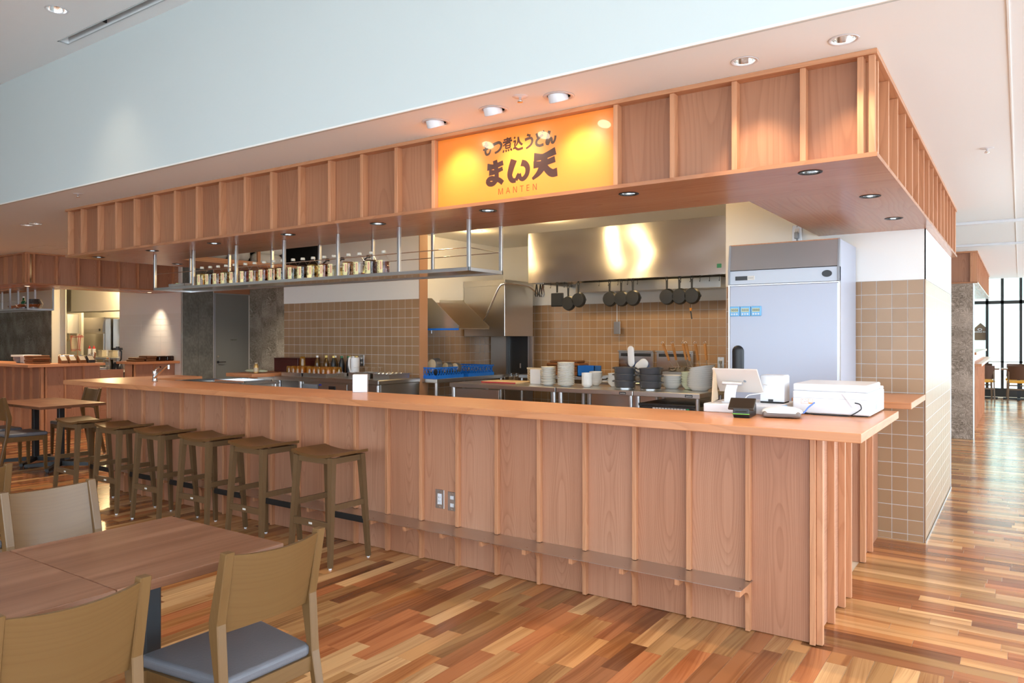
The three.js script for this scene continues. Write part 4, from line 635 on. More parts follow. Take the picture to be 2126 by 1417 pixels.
{ const c = document.createElement('canvas'); c.width = 128; c.height = 56; const x = c.getContext('2d'); x.fillStyle = '#fff'; x.fillRect(0, 0, 128, 56); x.strokeStyle = '#f09070'; x.lineWidth = 3; x.strokeRect(3, 3, 74, 50); x.strokeRect(82, 3, 42, 50); x.fillStyle = '#f0a040'; x.fillRect(82, 42, 42, 11); x.strokeStyle = '#d04040'; x.beginPath(); x.moveTo(10, 20); x.lineTo(24, 8); x.moveTo(32, 36); x.lineTo(70, 30); x.stroke(); x.strokeStyle = '#889'; x.beginPath(); x.moveTo(44, 10); x.lineTo(70, 28); x.stroke();
  const t = new THREE.CanvasTexture(c); t.colorSpace = THREE.SRGBColorSpace; const g = new THREE.PlaneGeometry(0.062, 0.027); P(pr, 'sticker', g.translate(-0.115, 0.068, 0.2206), mat('sticker_print', 0xffffff, 0.5, { map: t })); }
P(pr, 'side_slots', merge([box(0.187, 0.1885, 0.03, 0.055, 0.06, 0.068), box(0.187, 0.1885, 0.03, 0.055, 0.03, 0.038), box(0.187, 0.1885, 0.066, 0.069, 0.0, 0.09)]), m_greyplastic); P(pr, 'prop_arm', beam([0.06, 0.118, 0.226], [0.11, 0.052, 0.226], 0.012, 0.004), m_whiteplastic); P(pr, 'paper_support', box(-0.215, -0.188, 0.075, 0.078, 0.0, 0.17, 0.001), m_whiteplastic).rotation.z = 0.25;
P(pr, 'power_cable', tube([[0.115, 0.07, 0.224], [0.14, 0.065, 0.232], [0.145, 0.04, 0.235], [0.09, 0.004, 0.24], [0.0, 0.003, 0.236], [-0.08, 0.003, 0.235], [-0.14, 0.012, 0.23], [-0.24, 0.03, 0.2]], 0.003, 6, 60), m_darkplastic);
// ---------- kitchen ----------
const KF = 0.15;
// refrigerator
const fr = T('refrigerator', 'tall pale grey upright refrigerator with a black handle', 'refrigerator', [-1.363, KF, -5.6]);
W(fr, 'cabinet', box(-1.737, -0.989, KF + 0.08, 2.1, -5.9, -5.345, 0.004), m_fridge); W(fr, 'door', box(-1.728, -0.998, KF + 0.1, 1.808, -5.342, -5.303, 0.006), m_fridge); W(fr, 'door_frame', merge([box(-1.737, -1.728, KF + 0.09, 1.812, -5.345, -5.308), box(-0.998, -0.989, KF + 0.09, 1.812, -5.345, -5.308), box(-1.737, -0.989, 1.808, 1.814, -5.345, -5.31)]), m_alu);
W(fr, 'head_lower', box(-1.737, -0.989, 1.816, 1.915, -5.345, -5.305, 0.003, 'x'), mat('fridge_panel', C(188, 194, 204), 0.35, { metalness: 0.3 }));
W(fr, 'head_slope', ext([[0, 0], [0.045, 0], [0.02, 0.178], [0, 0.178]], 0.72).rotateY(-q).translate(-1.003 + 0.0, 1.918, -5.345), m_fridgehead);
for (const x of [-1.737, -1.003]) W(fr, 'head_cheek', ext([[0, 0], [0.05, 0], [0.05, 0.1], [0.025, 0.284], [0, 0.284]], 0.014, 0.002).rotateY(-q).translate(x + 0.014, 1.816, -5.345), m_greyplastic);
W(fr, 'handle', (() => { const g = new THREE.CapsuleGeometry(0.042, 0.24, 8, 20).scale(1, 1, 0.4); return g.translate(-1.665, 1.22, -5.3); })(), m_darkplastic, 'black recessed handle');
W(fr, 'display', box(-1.686, -1.6, 1.846, 1.875, -5.306, -5.3025, 0.001), m_darkplastic); W(fr, 'maker_badge', box(-1.6, -1.548, 1.846, 1.875, -5.306, -5.303, 0.001), m_label); W(fr, 'emblem', cyl(0.032, 0.032, 0.004, 0, 0, 0, 24).rotateX(q).scale(1, 0.72, 1).translate(-1.068, 1.868, -5.303), m_darkplastic); W(fr, 'top_edge', box(-1.735, -0.991, 2.094, 2.104, -5.35, -5.33), m_stud);
W(fr, 'foot', merge([-1.7, -1.03].flatMap((x) => [-5.4, -5.85].map((z) => cyl(0.02, 0.02, 0.082, x, KF, z, 10)))), m_alu);
{ const c = document.createElement('canvas'); c.width = 256; c.height = 64; const g = c.getContext('2d'); g.fillStyle = '#dfe2e0'; g.fillRect(0, 0, 256, 64); g.fillStyle = '#222'; g.font = 'bold 40px sans-serif'; g.fillText('Panasonic', 20, 46); const t = new THREE.CanvasTexture(c); t.colorSpace = THREE.SRGBColorSpace; W(fr, 'badge_print', new THREE.PlaneGeometry(0.048, 0.012).translate(-1.574, 1.8605, -5.3026), mat('badge_print', 0xffffff, 0.4, { map: t })); }
// three kitchen timers on the door
const timerTex = (() => { const c = document.createElement('canvas'); c.width = 128; c.height = 64; const g = c.getContext('2d'); g.fillStyle = '#c3cfb4'; g.fillRect(0, 0, 128, 64); g.fillStyle = '#1b1f1c'; g.font = 'bold 48px monospace'; g.fillText('00', 6, 49); g.fillText('00', 68, 49); g.fillRect(61, 20, 5, 7); g.fillRect(61, 38, 5, 7); const t = new THREE.CanvasTexture(c); t.colorSpace = THREE.SRGBColorSpace; return t; })();
[[-1.688, 'next to the door edge'], [-1.612, 'between two others'], [-1.536, 'furthest from the handle side']].forEach(([x, l]) => { const t = T('kitchen_timer', 'pale blue kitchen timer on the refrigerator door ' + l, 'timer', [x, 1.625, -5.303], 'timers on the refrigerator'); P(t, 'case', rbox(0.073, 0.07, 0.012, 0.0055, 0, -0.035, 0.007), m_bluelight); P(t, 'display', new THREE.PlaneGeometry(0.054, 0.027).translate(0, 0.008, 0.0132), mat('timer_face', 0xffffff, 0.3, { map: timerTex })); for (const s of [-0.018, 0, 0.018]) P(t, 'button', cyl(0.006, 0.006, 0.002, 0, 0, 0, 12).rotateX(q).translate(s, -0.02, 0.013), m_whiteplastic); });
{ const t = outlet('grey wall outlet with a plug above the refrigerator', -1.406, 2.235, -5.9195, 2); P(t, 'plug', rbox(0.03, 0.05, 0.03, 0.006, 0, -0.045, 0.022), m_greyplastic); P(t, 'cable', tube([[0, -0.04, 0.02], [0, -0.07, 0.015], [0, -0.095, 0.012]], 0.004, 6, 10), m_greyplastic); }

// exhaust hood
const HZ = -7.05, HB = 2.05;
const hood = T('exhaust_hood', 'large stainless steel exhaust hood over the cooking line', 'hood', [-3.4, HB, -7.5]);
W(hood, 'front_sheet', box(-4.598, -1.97, HB, 2.612, HZ - 0.004, HZ, 0, 'x'), m_steelwave); W(hood, 'side_sheet', box(-4.598, -4.594, HB, 2.612, -8.05, HZ - 0.004, 0, 'z'), m_steelwave); W(hood, 'side_sheet', box(-1.974, -1.97, HB, 2.612, -8.05, HZ - 0.004, 0, 'z'), m_steelwave);
W(hood, 'gutter', merge([box(-4.59, -1.975, HB, HB + 0.035, HZ - 0.06, HZ - 0.055), box(-4.59, -1.975, HB - 0.001, HB + 0.004, HZ - 0.06, HZ - 0.004), box(-4.59, -4.55, HB, HB + 0.004, -8.04, HZ - 0.06), box(-2.01, -1.975, HB, HB + 0.004, -8.04, HZ - 0.06)]), m_steel);
W(hood, 'filter_bank', box(-4.55, -2.0, 0, 0.02, -0.35, 0.35, 0, 'x').rotateX(-0.5).translate(0, 2.25, -7.55), m_steel); W(hood, 'rear_sheet', box(-4.59, -1.975, 2.1, 2.612, -8.05, -8.045), m_steel); W(hood, 'lower_duct', box(-4.35, -2.6, 1.965, 2.08, -7.95, -7.7, 0.003, 'x'), m_steel);
W(hood, 'green_mark', box(-2.42, -2.375, 2.11, 2.15, HZ, HZ + 0.001), mat('green_mark', C(40, 150, 110), 0.4)); W(hood, 'small_plate', box(-2.46, -2.42, HB + 0.008, HB + 0.024, HZ - 0.056, HZ - 0.0545), m_label);
for (const x of [-4.1, -3.3, -2.5]) { const l = W(hood, 'hood_lamp', cyl(0.05, 0.05, 0.02, x, 2.28, -7.3, 20), lampMat(1, 0.78, 0.46, 8)); const s = new THREE.SpotLight(new THREE.Color(1, 0.68, 0.32), 2.2, 0, 1.15, 0.7, 2); s.position.set(x, 2.27, -7.3); s.target.position.set(x, 0.9, -7.7); s.castShadow = true; s.shadow.radius = 2.5; s.name = 'hood_light'; scene.add(s, s.target); }
// pans on hooks under the hood
function panAt(u, v, z) { const r = (u - 1063) / 1541.35; return [z * (r * cT - sT) / -(r * sT + cT), 1.4425 - (v - 699) / 1541.35 * (-z / (r * sT + cT)), z]; }   // a pixel on an upright plane that the hooks share
const rails = [[-4.43, -4.03, 'first'], [-3.74, -3.24, 'second'], [-2.82, -2.38, 'third']];
rails.forEach(([a, b]) => { const t = T('hook_rail', 'black wire hook rail under the hood front edge', 'hook rail', [(a + b) / 2, HB - 0.06, HZ - 0.03], 'hook rails under the hood'); W(t, 'rail', tube([[a, HB - 0.02, HZ - 0.03], [b, HB - 0.02, HZ - 0.03]], 0.003, 6, 2, false), m_black); for (let k = 0; k < 5; k++) { const x = a + (b - a) * (k + 0.25) / 4.5; W(t, 'hook', tube([[x, HB, HZ - 0.03], [x, HB - 0.05, HZ - 0.03], [x, HB - 0.065, HZ - 0.022], [x, HB - 0.055, HZ - 0.014]], 0.0025, 6, 12), m_black); } });
const panGeo = lathe([[0, 0], [0.066, 0], [0.078, 0.034], [0.083, 0.036], [0.083, 0.04], [0.074, 0.038], [0.063, 0.005], [0, 0.005]], 32).rotateX(-q).rotateY(Math.PI).rotateX(0);
function skillet(pos, label, k = 1, square = false) {
  const t = T('skillet', label, 'pan', pos, 'skillets hanging under the hood');
  P(t, 'pan', square ? merge([box(-0.07, 0.07, -0.075, 0.065, -0.01, 0, 0.004), box(-0.075, 0.075, -0.08, 0.07, -0.035, -0.01, 0.004)]) : lathe([[0, 0.035], [0.07, 0.035], [0.073, 0.032], [0.083, -0.004], [0.078, -0.004], [0.068, 0.028], [0, 0.028]], 32).rotateX(q).translate(0, 0, -0.035), m_iron);
  P(t, 'handle', beam([0, 0.075, -0.018], [0, 0.165, -0.018], 0.016, 0.01, 0.02, 0.01), m_iron); P(t, 'loop', new THREE.TorusGeometry(0.013, 0.005, 8, 16).scale(0.8, 1.5, 1).translate(0, 0.178, -0.018), m_iron); P(t, 'pour_lip', box(0.075, 0.092, -0.012, 0.012, -0.034, -0.022, 0.003), m_iron);
  return t;
}
const PZp = HZ - 0.01;
[[1155, 621, 'small square iron pan hanging in front of the back tiles', true], [1178, 629, 'round iron skillet hanging lowest beside the square pan'], [1199, 622, 'round iron skillet at the end of the first hook rail'], [1264, 620, 'round iron skillet first on the middle hook rail'], [1288, 619.5, 'round iron skillet in the middle of the middle hook rail'], [1312, 618, 'round iron skillet last on the middle hook rail'], [1383, 615.5, 'round iron skillet first on the rail by the green mark'], [1409, 614.5, 'round iron skillet in the middle of the rail by the green mark'], [1435, 613.5, 'round iron skillet hanging in front of an orange brush']].forEach(([u, v, l, s]) => skillet(panAt(u, v, PZp), l, 1, s));
for (const [u, l] of [[1114, 'black tongs hanging at the corner of the hood'], [1122, 'dark tongs beside the steel ones at the hood corner'], [1127, 'bright steel tongs hanging at the hood corner']]) { const p = panAt(u, 603, HZ - 0.02), t = T('tongs', l, 'tongs', p, 'tongs at the hood corner'), m = u === 1127 ? m_chrome : m_darkplastic; for (const s of [-1, 1]) { P(t, 'arm', beam([0, 0.07, 0], [s * 0.018, -0.035, 0], 0.012, 0.008, 0.01, 0.008), m); P(t, 'claw', beam([s * 0.018, -0.035, 0], [s * 0.008, -0.07, 0], 0.018, 0.008, 0.008, 0.006), m); } P(t, 'ring', new THREE.TorusGeometry(0.01, 0.002, 6, 14).translate(0, 0.08, 0), m_chrome); }
{ const p = panAt(1281, 680, -7.98), t = T('fish_slice', 'steel turner with a long handle hanging on the back tiles', 'turner', p); P(t, 'blade', rbox(0.085, 0.15, 0.006, 0.0028, 0, -0.075, 0), m_steel); P(t, 'handle', cyl(0.005, 0.005, 0.26, 0, 0.07, 0, 10), m_steel); P(t, 'hook', tube([[0, 0.33, 0], [0, 0.345, 0], [0, 0.35, -0.04], [0, 0.35, -0.07]], 0.004, 6, 10), m_steel); }
{ const p = panAt(1434, 645, HZ - 0.05), t = T('basting_brush', 'orange and black brush hanging below the last skillet', 'brush', p); P(t, 'handle', beam([0, 0.0, 0], [0.012, -0.08, 0], 0.01, 0.008), m_black); P(t, 'ferrule', beam([0, 0.03, 0], [0, 0.0, 0], 0.022, 0.012, 0.014, 0.01), mat('orange_plastic', C(240, 150, 20), 0.5)); P(t, 'cord', cyl(0.002, 0.002, 0.08, 0, 0.03, 0, 6), m_black); }
{ const t = outlet('steel outlet plate with a plug on the back tiles', -2.72, 1.16, -8.055, 2); P(t, 'plug', rbox(0.03, 0.03, 0.03, 0.006, 0, -0.01, 0.022), m_greyplastic); P(t, 'cable', tube([[0, 0, 0.03], [0.01, -0.05, 0.035], [0, -0.11, 0.02]], 0.006, 6, 12), m_greyplastic); }
// cooking line along the back wall
function steelTable(name, label, x0, x1, y, z0, z1, opts = {}) {
  const t = T(name, label, 'table', [(x0 + x1) / 2, KF, (z0 + z1) / 2], opts.group);
  W(t, 'top', box(x0, x1, y - 0.04, y, z0, z1, 0.003, 'x'), m_steel); for (const x of [x0 + 0.03, x1 - 0.03]) for (const z of [z0 + 0.03, z1 - 0.03]) W(t, 'leg', cyl(0.019, 0.019, y - 0.04 - KF, x, KF, z, 14), m_alu);
  if (opts.shelf !== false) W(t, 'lower_shelf', box(x0 + 0.02, x1 - 0.02, KF + 0.25, KF + 0.27, z0 + 0.02, z1 - 0.02), m_steel);
  if (opts.back) W(t, 'rear_skirt', box(x0 + 0.02, x1 - 0.02, KF + 0.3, y - 0.04, z0 + 0.03, z0 + 0.036), m_steel);
  if (opts.badge) { const c = document.createElement('canvas'); c.width = 128; c.height = 48; const g = c.getContext('2d'); g.fillStyle = '#20242a'; g.fillRect(0, 0, 128, 48); g.fillStyle = '#e8ecf0'; g.font = 'bold 34px sans-serif'; g.fillText('tanico', 14, 36); const tx = new THREE.CanvasTexture(c); tx.colorSpace = THREE.SRGBColorSpace; W(t, 'maker_badge', new THREE.PlaneGeometry(0.062, 0.02).translate(x1 - 0.09, y - 0.022, z1 + 0.0015), mat('badge_print', 0xffffff, 0.4, { map: tx })); }
  return t;
}
steelTable('cooking_bench', 'stainless bench along the tiled back wall', -4.9, -3.95, 1.0, -8.04, -7.3); 
function range_(label, x0, x1) { const t = T('gas_range', label, 'stove', [(x0 + x1) / 2, KF, -7.65]); W(t, 'body', box(x0, x1, KF + 0.08, 0.95, -8.03, -7.3, 0.004, 'x'), m_steel); W(t, 'back_guard', box(x0, x1, 0.95, 1.27, -8.035, -8.01, 0.003, 'x'), m_mirror); W(t, 'guard_cap', box(x0 - 0.005, x1 + 0.005, 1.27, 1.285, -8.045, -7.985, 0.002, 'x'), m_steel); W(t, 'vent', box(x0 + 0.03, x1 - 0.03, 1.215, 1.25, -8.01, -8.006), m_darkplastic); for (let k = 0; k < 2; k++) W(t, 'burner', merge([cyl(0.09, 0.09, 0.012, x0 + 0.17 + k * (x1 - x0 - 0.34), 0.95, -7.6, 20), box(x0 + 0.05 + k * (x1 - x0 - 0.34), x0 + 0.29 + k * (x1 - x0 - 0.34), 0.962, 0.975, -7.61, -7.59), box(x0 + 0.16 + k * (x1 - x0 - 0.34), x0 + 0.18 + k * (x1 - x0 - 0.34), 0.962, 0.975, -7.72, -7.48)]), m_iron); for (const x of [x0 + 0.05, x1 - 0.05]) for (const z of [-7.98, -7.36]) W(t, 'foot', cyl(0.02, 0.02, 0.08, x, KF, z, 10), m_alu); return t; }
range_('gas range with a dark slotted back guard on the back tiles', -4.5 + 0.56, -3.5); range_('gas range with a plain polished back guard on the back tiles', -3.46, -3.02);
{ const t = T('noodle_boiler', 'steel noodle boiler holding wooden handled strainer baskets', 'boiler', [-2.75, KF, -7.4]); W(t, 'body', box(-3.0, -2.5, KF + 0.08, 1.04, -7.72, -7.1, 0.004, 'x'), m_steel); W(t, 'rim', merge([box(-3.0, -2.5, 1.04, 1.09, -7.12, -7.1), box(-3.0, -2.5, 1.04, 1.09, -7.72, -7.7), box(-3.0, -2.98, 1.04, 1.09, -7.7, -7.12), box(-2.52, -2.5, 1.04, 1.09, -7.7, -7.12)]), m_steel); for (const x of [-2.95, -2.55]) for (const z of [-7.68, -7.15]) W(t, 'foot', cyl(0.02, 0.02, 0.08, x, KF, z, 10), m_alu);
  const m_handle = mat('beech_handle', C(190, 138, 78), 0.5, { map: texFine });
  [[-2.92, -7.2, -0.5], [-2.92, -7.34, -0.3], [-2.88, -7.5, -0.25], [-2.72, -7.2, -0.3], [-2.7, -7.36, -0.22], [-2.68, -7.52, -0.12]].forEach(([x, z, a], i) => { const s = T('noodle_strainer', ['wooden handled noodle strainer leaning out at the boiler corner', 'wooden handled noodle strainer beside the corner one', 'tallest wooden handled noodle strainer in the boiler', 'short wooden handled noodle strainer by the boiler middle', 'wooden handled noodle strainer behind the black pots', 'wooden handled noodle strainer standing furthest back'][i], 'strainer', [x, 1.041, z], 'strainers in the noodle boiler'); P(s, 'basket', lathe([[0.02, 0], [0.045, 0.01], [0.055, 0.09], [0.053, 0.09], [0.043, 0.012], [0, 0.004]], 18), m_chrome); const b = new THREE.Group(); P(s, 'rod', beam([0, 0.09, 0], [a * 0.1, 0.16, 0], 0.006, 0.006), m_chrome); P(s, 'handle', beam([a * 0.1, 0.16, 0], [a * 0.24, 0.33, 0], 0.018, 0.018, 0.024, 0.024), m_handle); P(s, 'hook', new THREE.TorusGeometry(0.012, 0.0025, 6, 14, 4.4).translate(a * 0.25, 0.342, 0), m_chrome); }); }
// dish pass: table, racks, dishwasher and its wall rack at the left of the kitchen
steelTable('dish_table', 'stainless dish table leading to the dishwasher', -5.64, -5.02, 1.0, -7.18, -5.95, {});
function rack(label, x0, x1, z0, z1, y) {
  const t = T('dish_rack', label, 'rack', [(x0 + x1) / 2, y, (z0 + z1) / 2], 'blue dish racks'), h = 0.12, side = (len) => { const bars = [], n = Math.round(len / 0.045); for (let k = 0; k < n; k++) for (const s of [-1, 1]) bars.push(beam([-len / 2 + 0.02 + (len - 0.04) * (k + 0.5) / n - s * 0.018, 0.035, 0], [-len / 2 + 0.02 + (len - 0.04) * (k + 0.5) / n + s * 0.018, h - 0.012, 0], 0.007, 0.005)); return merge([box(-len / 2, len / 2, 0, 0.036, -0.004, 0.004), box(-len / 2, len / 2, h - 0.014, h, -0.005, 0.005), ...bars]); };
  const w = x1 - x0, d = z1 - z0; P(t, 'side_grid', side(w).translate(0, 0, d / 2), m_blue); P(t, 'side_grid', side(w).translate(0, 0, -d / 2), m_blue); P(t, 'side_grid', side(d).rotateY(q).translate(w / 2, 0, 0), m_blue); P(t, 'side_grid', side(d).rotateY(q).translate(-w / 2, 0, 0), m_blue);
  const b = []; for (let k = 0; k < 8; k++) { b.push(box(-w / 2 + w * k / 8 + 0.02, -w / 2 + w * k / 8 + 0.03, 0.004, 0.01, -d / 2, d / 2), box(-w / 2, w / 2, 0.004, 0.01, -d / 2 + d * k / 8 + 0.02, -d / 2 + d * k / 8 + 0.03)); } P(t, 'bottom_grid', merge(b), m_blue); return t;
}
rack('blue plastic dish rack full of upturned bowls on the dish table', -5.53, -5.06, -6.45, -5.98, 1.0005); rack('empty blue plastic dish rack beside the dishwasher', -5.53, -5.06, -7.02, -6.54, 1.0005);
const crock = (() => { const t = T('clay_bowl', 'cream and black clay bowl tipped forward in the blue rack', 'bowl', [-5.42, 1.11, -6.1], 'clay bowls drying in the rack'); P(t, 'outer', lathe([[0, 0], [0.055, 0], [0.062, 0.006], [0.075, 0.05], [0.075, 0.058], [0.07, 0.058], [0.058, 0.012], [0, 0.012]], 28), m_pot); P(t, 'unglazed_base', cyl(0.054, 0.054, 0.003, 0, -0.003, 0, 28), m_cream, 'cream unglazed base'); t.rotation.set(-1.9, 0, 0.25); t.scale.setScalar(1.1); return t; })();
[[-5.22, 1.135, -6.1, -1.75, -0.15, 1.25], [-5.15, 1.11, -6.24, -1.8, -0.2, 0.95], [-5.1, 1.11, -6.34, -1.8, 0.1, 0.85], [-5.33, 1.125, -6.26, -1.8, 0.1, 1.05]].forEach(([x, y, z, a, b, k], i) => { const c = copy(crock, [x, y, z], 0, ['largest cream and black clay bowl standing up in the blue rack', 'cream and black clay bowl behind the largest one', 'small cream and black clay bowl at the rack corner', 'pale clay bowl half hidden behind the others'][i]); c.rotation.set(a, 0, b); c.scale.setScalar(k); });
{ const t = T('rice_cooker', 'black round rice cooker behind the partition end', 'cooker', [-5.5, 1.0005, -5.99 - 0.6]); t.position.set(-5.52, 1.0005, -6.75 + 0.7); t.visible = true; P(t, 'pot', lathe([[0, 0], [0.1, 0], [0.115, 0.02], [0.115, 0.1], [0.1, 0.115], [0.05, 0.125], [0, 0.127]], 28), m_darkplastic); P(t, 'knob', cyl(0.02, 0.024, 0.02, 0, 0.125, 0, 16), m_black); t.position.set(-5.58, 1.0005, -5.98 - 0.02); t.scale.setScalar(0.5); }
const dw = T('dishwasher', 'tall stainless hood type dishwasher with a bent lift bar', 'dishwasher', [-5.33, KF, -7.5]);
W(dw, 'hood_box', box(-5.64, -5.03, 1.45, 2.12, -7.82, -7.2, 0.004, 'y'), m_steel); W(dw, 'hood_band', box(-5.645, -5.026, 2.05, 2.122, -7.825, -7.196, 0.002, 'x'), m_steel); W(dw, 'lower_body', box(-5.64, -5.03, KF, 0.97, -7.82, -7.2, 0.003, 'y'), m_steel); W(dw, 'rear_column', box(-5.64, -5.4, 0.97, 1.45, -7.82, -7.76), m_steel); W(dw, 'side_post', merge([box(-5.09, -5.06, 0.97, 1.45, -7.82, -7.79), box(-5.05, -5.02, 0.97, 1.45, -7.82, -7.79)]), m_alu); W(dw, 'back_plate', box(-5.4, -5.09, 0.97, 1.45, -7.82, -7.81), m_darkplastic); W(dw, 'spray_tap', cyl(0.012, 0.012, 0.06, -5.2, 1.05, -7.79, 10), m_chrome);
W(dw, 'lift_bar', tube([[-5.72 + 0.12, 1.57, -7.12], [-5.35, 1.61, -7.1], [-5.27, 1.63, -7.09], [-5.2, 1.72, -7.09], [-5.06, 2.0, -7.1], [-5.02, 2.06, -7.12], [-4.97, 2.075, -7.2], [-4.95, 2.06, -7.6], [-4.95, 1.98, -7.8]], 0.014, 12, 60), m_chrome); W(dw, 'bar_clamp', cyl(0.022, 0.022, 0.03, 0, 0, 0, 14).rotateX(q).translate(-5.33, 1.63, -7.13), m_darkplastic);
{ const t = T('wall_rack', 'sloped stainless wall rack holding a glass beside the partition', 'rack', [-5.4, 1.53, -6.4]); for (const z of [-6.2, -6.75]) W(t, 'side_panel', ext([[-5.65, 0], [-4.93, 0], [-4.92, 0.02], [-5.3, 0.33], [-5.65, 0.34]], 0.004).translate(0, 1.535, z), m_steel); W(t, 'floor_pan', box(-5.65, -4.93, 1.53, 1.535, -6.75, -6.2, 0, 'x'), m_steel); W(t, 'lip', box(-5.65, -4.925, 1.515, 1.535, -6.2, -6.19), m_blue); W(t, 'drain_pipe', cyl(0.008, 0.008, 0.05, -5.35, 1.48, -6.25, 10), m_alu);
  const gl = T('drinking_glass', 'upturned clear glass standing in the sloped wall rack', 'glass', [-5.12, 1.5355, -6.3]); P(gl, 'body', lathe([[0.034, 0], [0.026, 0.11], [0, 0.11]], 20), m_glass); gl.position.set(-5.42, 1.5355, -6.18 - 0.12); }
{ const t = outlet('grey wall outlet with a looped white cable above the wall rack', -5.45, 1.98, -6.03, 2); t.rotation.y = 0; t.position.set(-5.65, 1.98, -6.35); t.rotation.y = q; P(t, 'cable', tube([[0, 0.02, 0.02], [-0.06, 0.03, 0.03], [-0.1, -0.02, 0.03], [-0.06, -0.09, 0.02], [0.02, -0.12, 0.01]], 0.004, 6, 30), m_whiteplastic); }
// ceiling lamps of the kitchen; all but the first unseen, added to brighten it
for (const [x, z, l] of [[-4.98, -6.55, 'round warm ceiling lamp over the dish table'], [-4.2, -5.0, 'unseen warm ceiling lamp added over the kitchen aisle'], [-2.6, -5.1, 'unseen warm ceiling lamp added behind the canopy near the refrigerator'], [-3.9, -6.35, 'unseen warm ceiling lamp added in front of the hood']]) { const t = T('ceiling_lamp', l, 'light', [x, 2.615, z]); P(t, 'trim_ring', lathe([[0.07, -0.006], [0.085, -0.005], [0.09, 0], [0.07, 0]], 32), m_whiteplastic); P(t, 'lamp_lens', cyl(0.07, 0.07, 0.006, 0, -0.006, 0, 28), lampMat(1, 0.8, 0.5, 9)); const s = new THREE.PointLight(new THREE.Color(1, 0.68, 0.3), 0.7, 0, 2); s.intensity *= z > -5.5 ? 2.4 : 1; s.position.set(x, 2.56, z); s.castShadow = true; s.shadow.radius = 3; s.name = 'kitchen_lamp'; scene.add(s); }
// ---------- serving tables in the opening ----------
steelTable('serving_table', 'stainless serving table stacked with plates and bowls', -3.35, -2.62 + 0.0, 1.0, -6.18, -5.58, { badge: 1, back: 1, group: 'serving tables' }); steelTable('serving_table', 'stainless serving table beside the refrigerator with pots and bowls', -2.615, -2.05, 1.0, -6.18, -5.58, { badge: 1, group: 'serving tables' }); steelTable('serving_table', 'stainless serving table with cutting board and white box', -4.55, -3.36, 1.0, -6.18, -5.58, { group: 'serving tables' });
W(scene.children.find((o) => o.name === 'serving_table_002'), 'cabinet_door', box(-4.5, -3.98, 0.3, 0.95, -5.62, -5.605, 0.002, 'y'), m_steel);
{ const t = T('induction_cooker', 'steel appliance with a row of white buttons under the serving table', 'appliance', [-2.33, 0.435, -5.9]); P(t, 'case', box(-0.23, 0.23, 0, 0.45, -0.24, 0.3, 0.004, 'x'), m_steel); P(t, 'top_plate', box(-0.24, 0.24, 0.45, 0.47, -0.25, 0.31, 0.002, 'x'), m_darkplastic); P(t, 'control_strip', box(-0.23, 0.23, 0.385, 0.445, 0.3, 0.303), m_darkplastic); for (let k = 0; k < 12; k++) P(t, 'button', box(-0.12 + k * 0.026, -0.099 + k * 0.026, 0.39, 0.44, 0.303, 0.306, 0.001), k === 11 ? mat('green_button', C(40, 170, 110), 0.4) : m_whiteplastic); P(t, 'support', merge([box(-0.2, -0.16, -0.0, 0.001, -0.2, 0.2), box(0.16, 0.2, -0.0, 0.001, -0.2, 0.2)]), m_rubber); }
const IT = 1.0005;
function stack(name, n, geo, m, step, pos, label, group, category, lean = 0, leanAt = 0) {   // one thing per piece
  const first = new THREE.Mesh(); let p = null;
  for (let k = 0; k < n; k++) { const y = pos[1] + k * step, dx = lean * Math.max(0, k - leanAt) ** 1.3 * 0.002; const l = k === n - 1 ? label + ', topmost of its stack' : k === 0 ? label + ', lowest of its stack' : label + ', inside its stack'; const o = M(name, geo, m, l, category, [pos[0] + dx, y, pos[2]], group); if (lean) { o.rotation.z = 0.02 * lean * Math.max(0, k - leanAt); } }
}
const plateGeo = (r) => lathe([[0, 0.0], [r * 0.55, 0], [r * 0.58, 0.004], [r * 0.98, 0.018], [r, 0.02], [r * 0.98, 0.023], [r * 0.6, 0.009], [0, 0.008]], 36);
const bowlGeo = (r, h, f = 0.45) => lathe([[0, 0], [r * f, 0], [r * f, h * 0.12], [r * 0.8, h * 0.5], [r, h * 0.97], [r * 0.97, h], [r * 0.76, h * 0.54], [0, h * 0.2]], 32);
stack('plate', 12, plateGeo(0.07), m_porcelain, 0.0135, [-3.55, IT, -5.78], 'small white plate beside the white box', 'small plates', 'plate');
stack('plate', 20, plateGeo(0.078), m_porcelain, 0.0102, [-3.355, IT, -5.76], 'white plate in the tall neat pile', 'tall pile of plates', 'plate');
stack('cup', 9, lathe([[0, 0], [0.024, 0], [0.03, 0.006], [0.046, 0.02], [0.048, 0.036], [0.045, 0.036], [0.042, 0.02], [0, 0.008]], 28), m_porcelain, 0.0115, [-3.13, IT, -5.74], 'white handleless cup of the narrow stack', 'stacked cups', 'cup');
stack('rice_bowl', 5, bowlGeo(0.062, 0.052), m_porcelain, 0.019, [-3.18, IT, -6.0], 'white bowl behind the cup stack', 'first rice bowls', 'bowl');
stack('rice_bowl', 5, bowlGeo(0.058, 0.05), m_porcelain, 0.018, [-2.98, IT, -5.96], 'white bowl with blue line beside the black pots', 'second rice bowls', 'bowl', 0.8, 1);
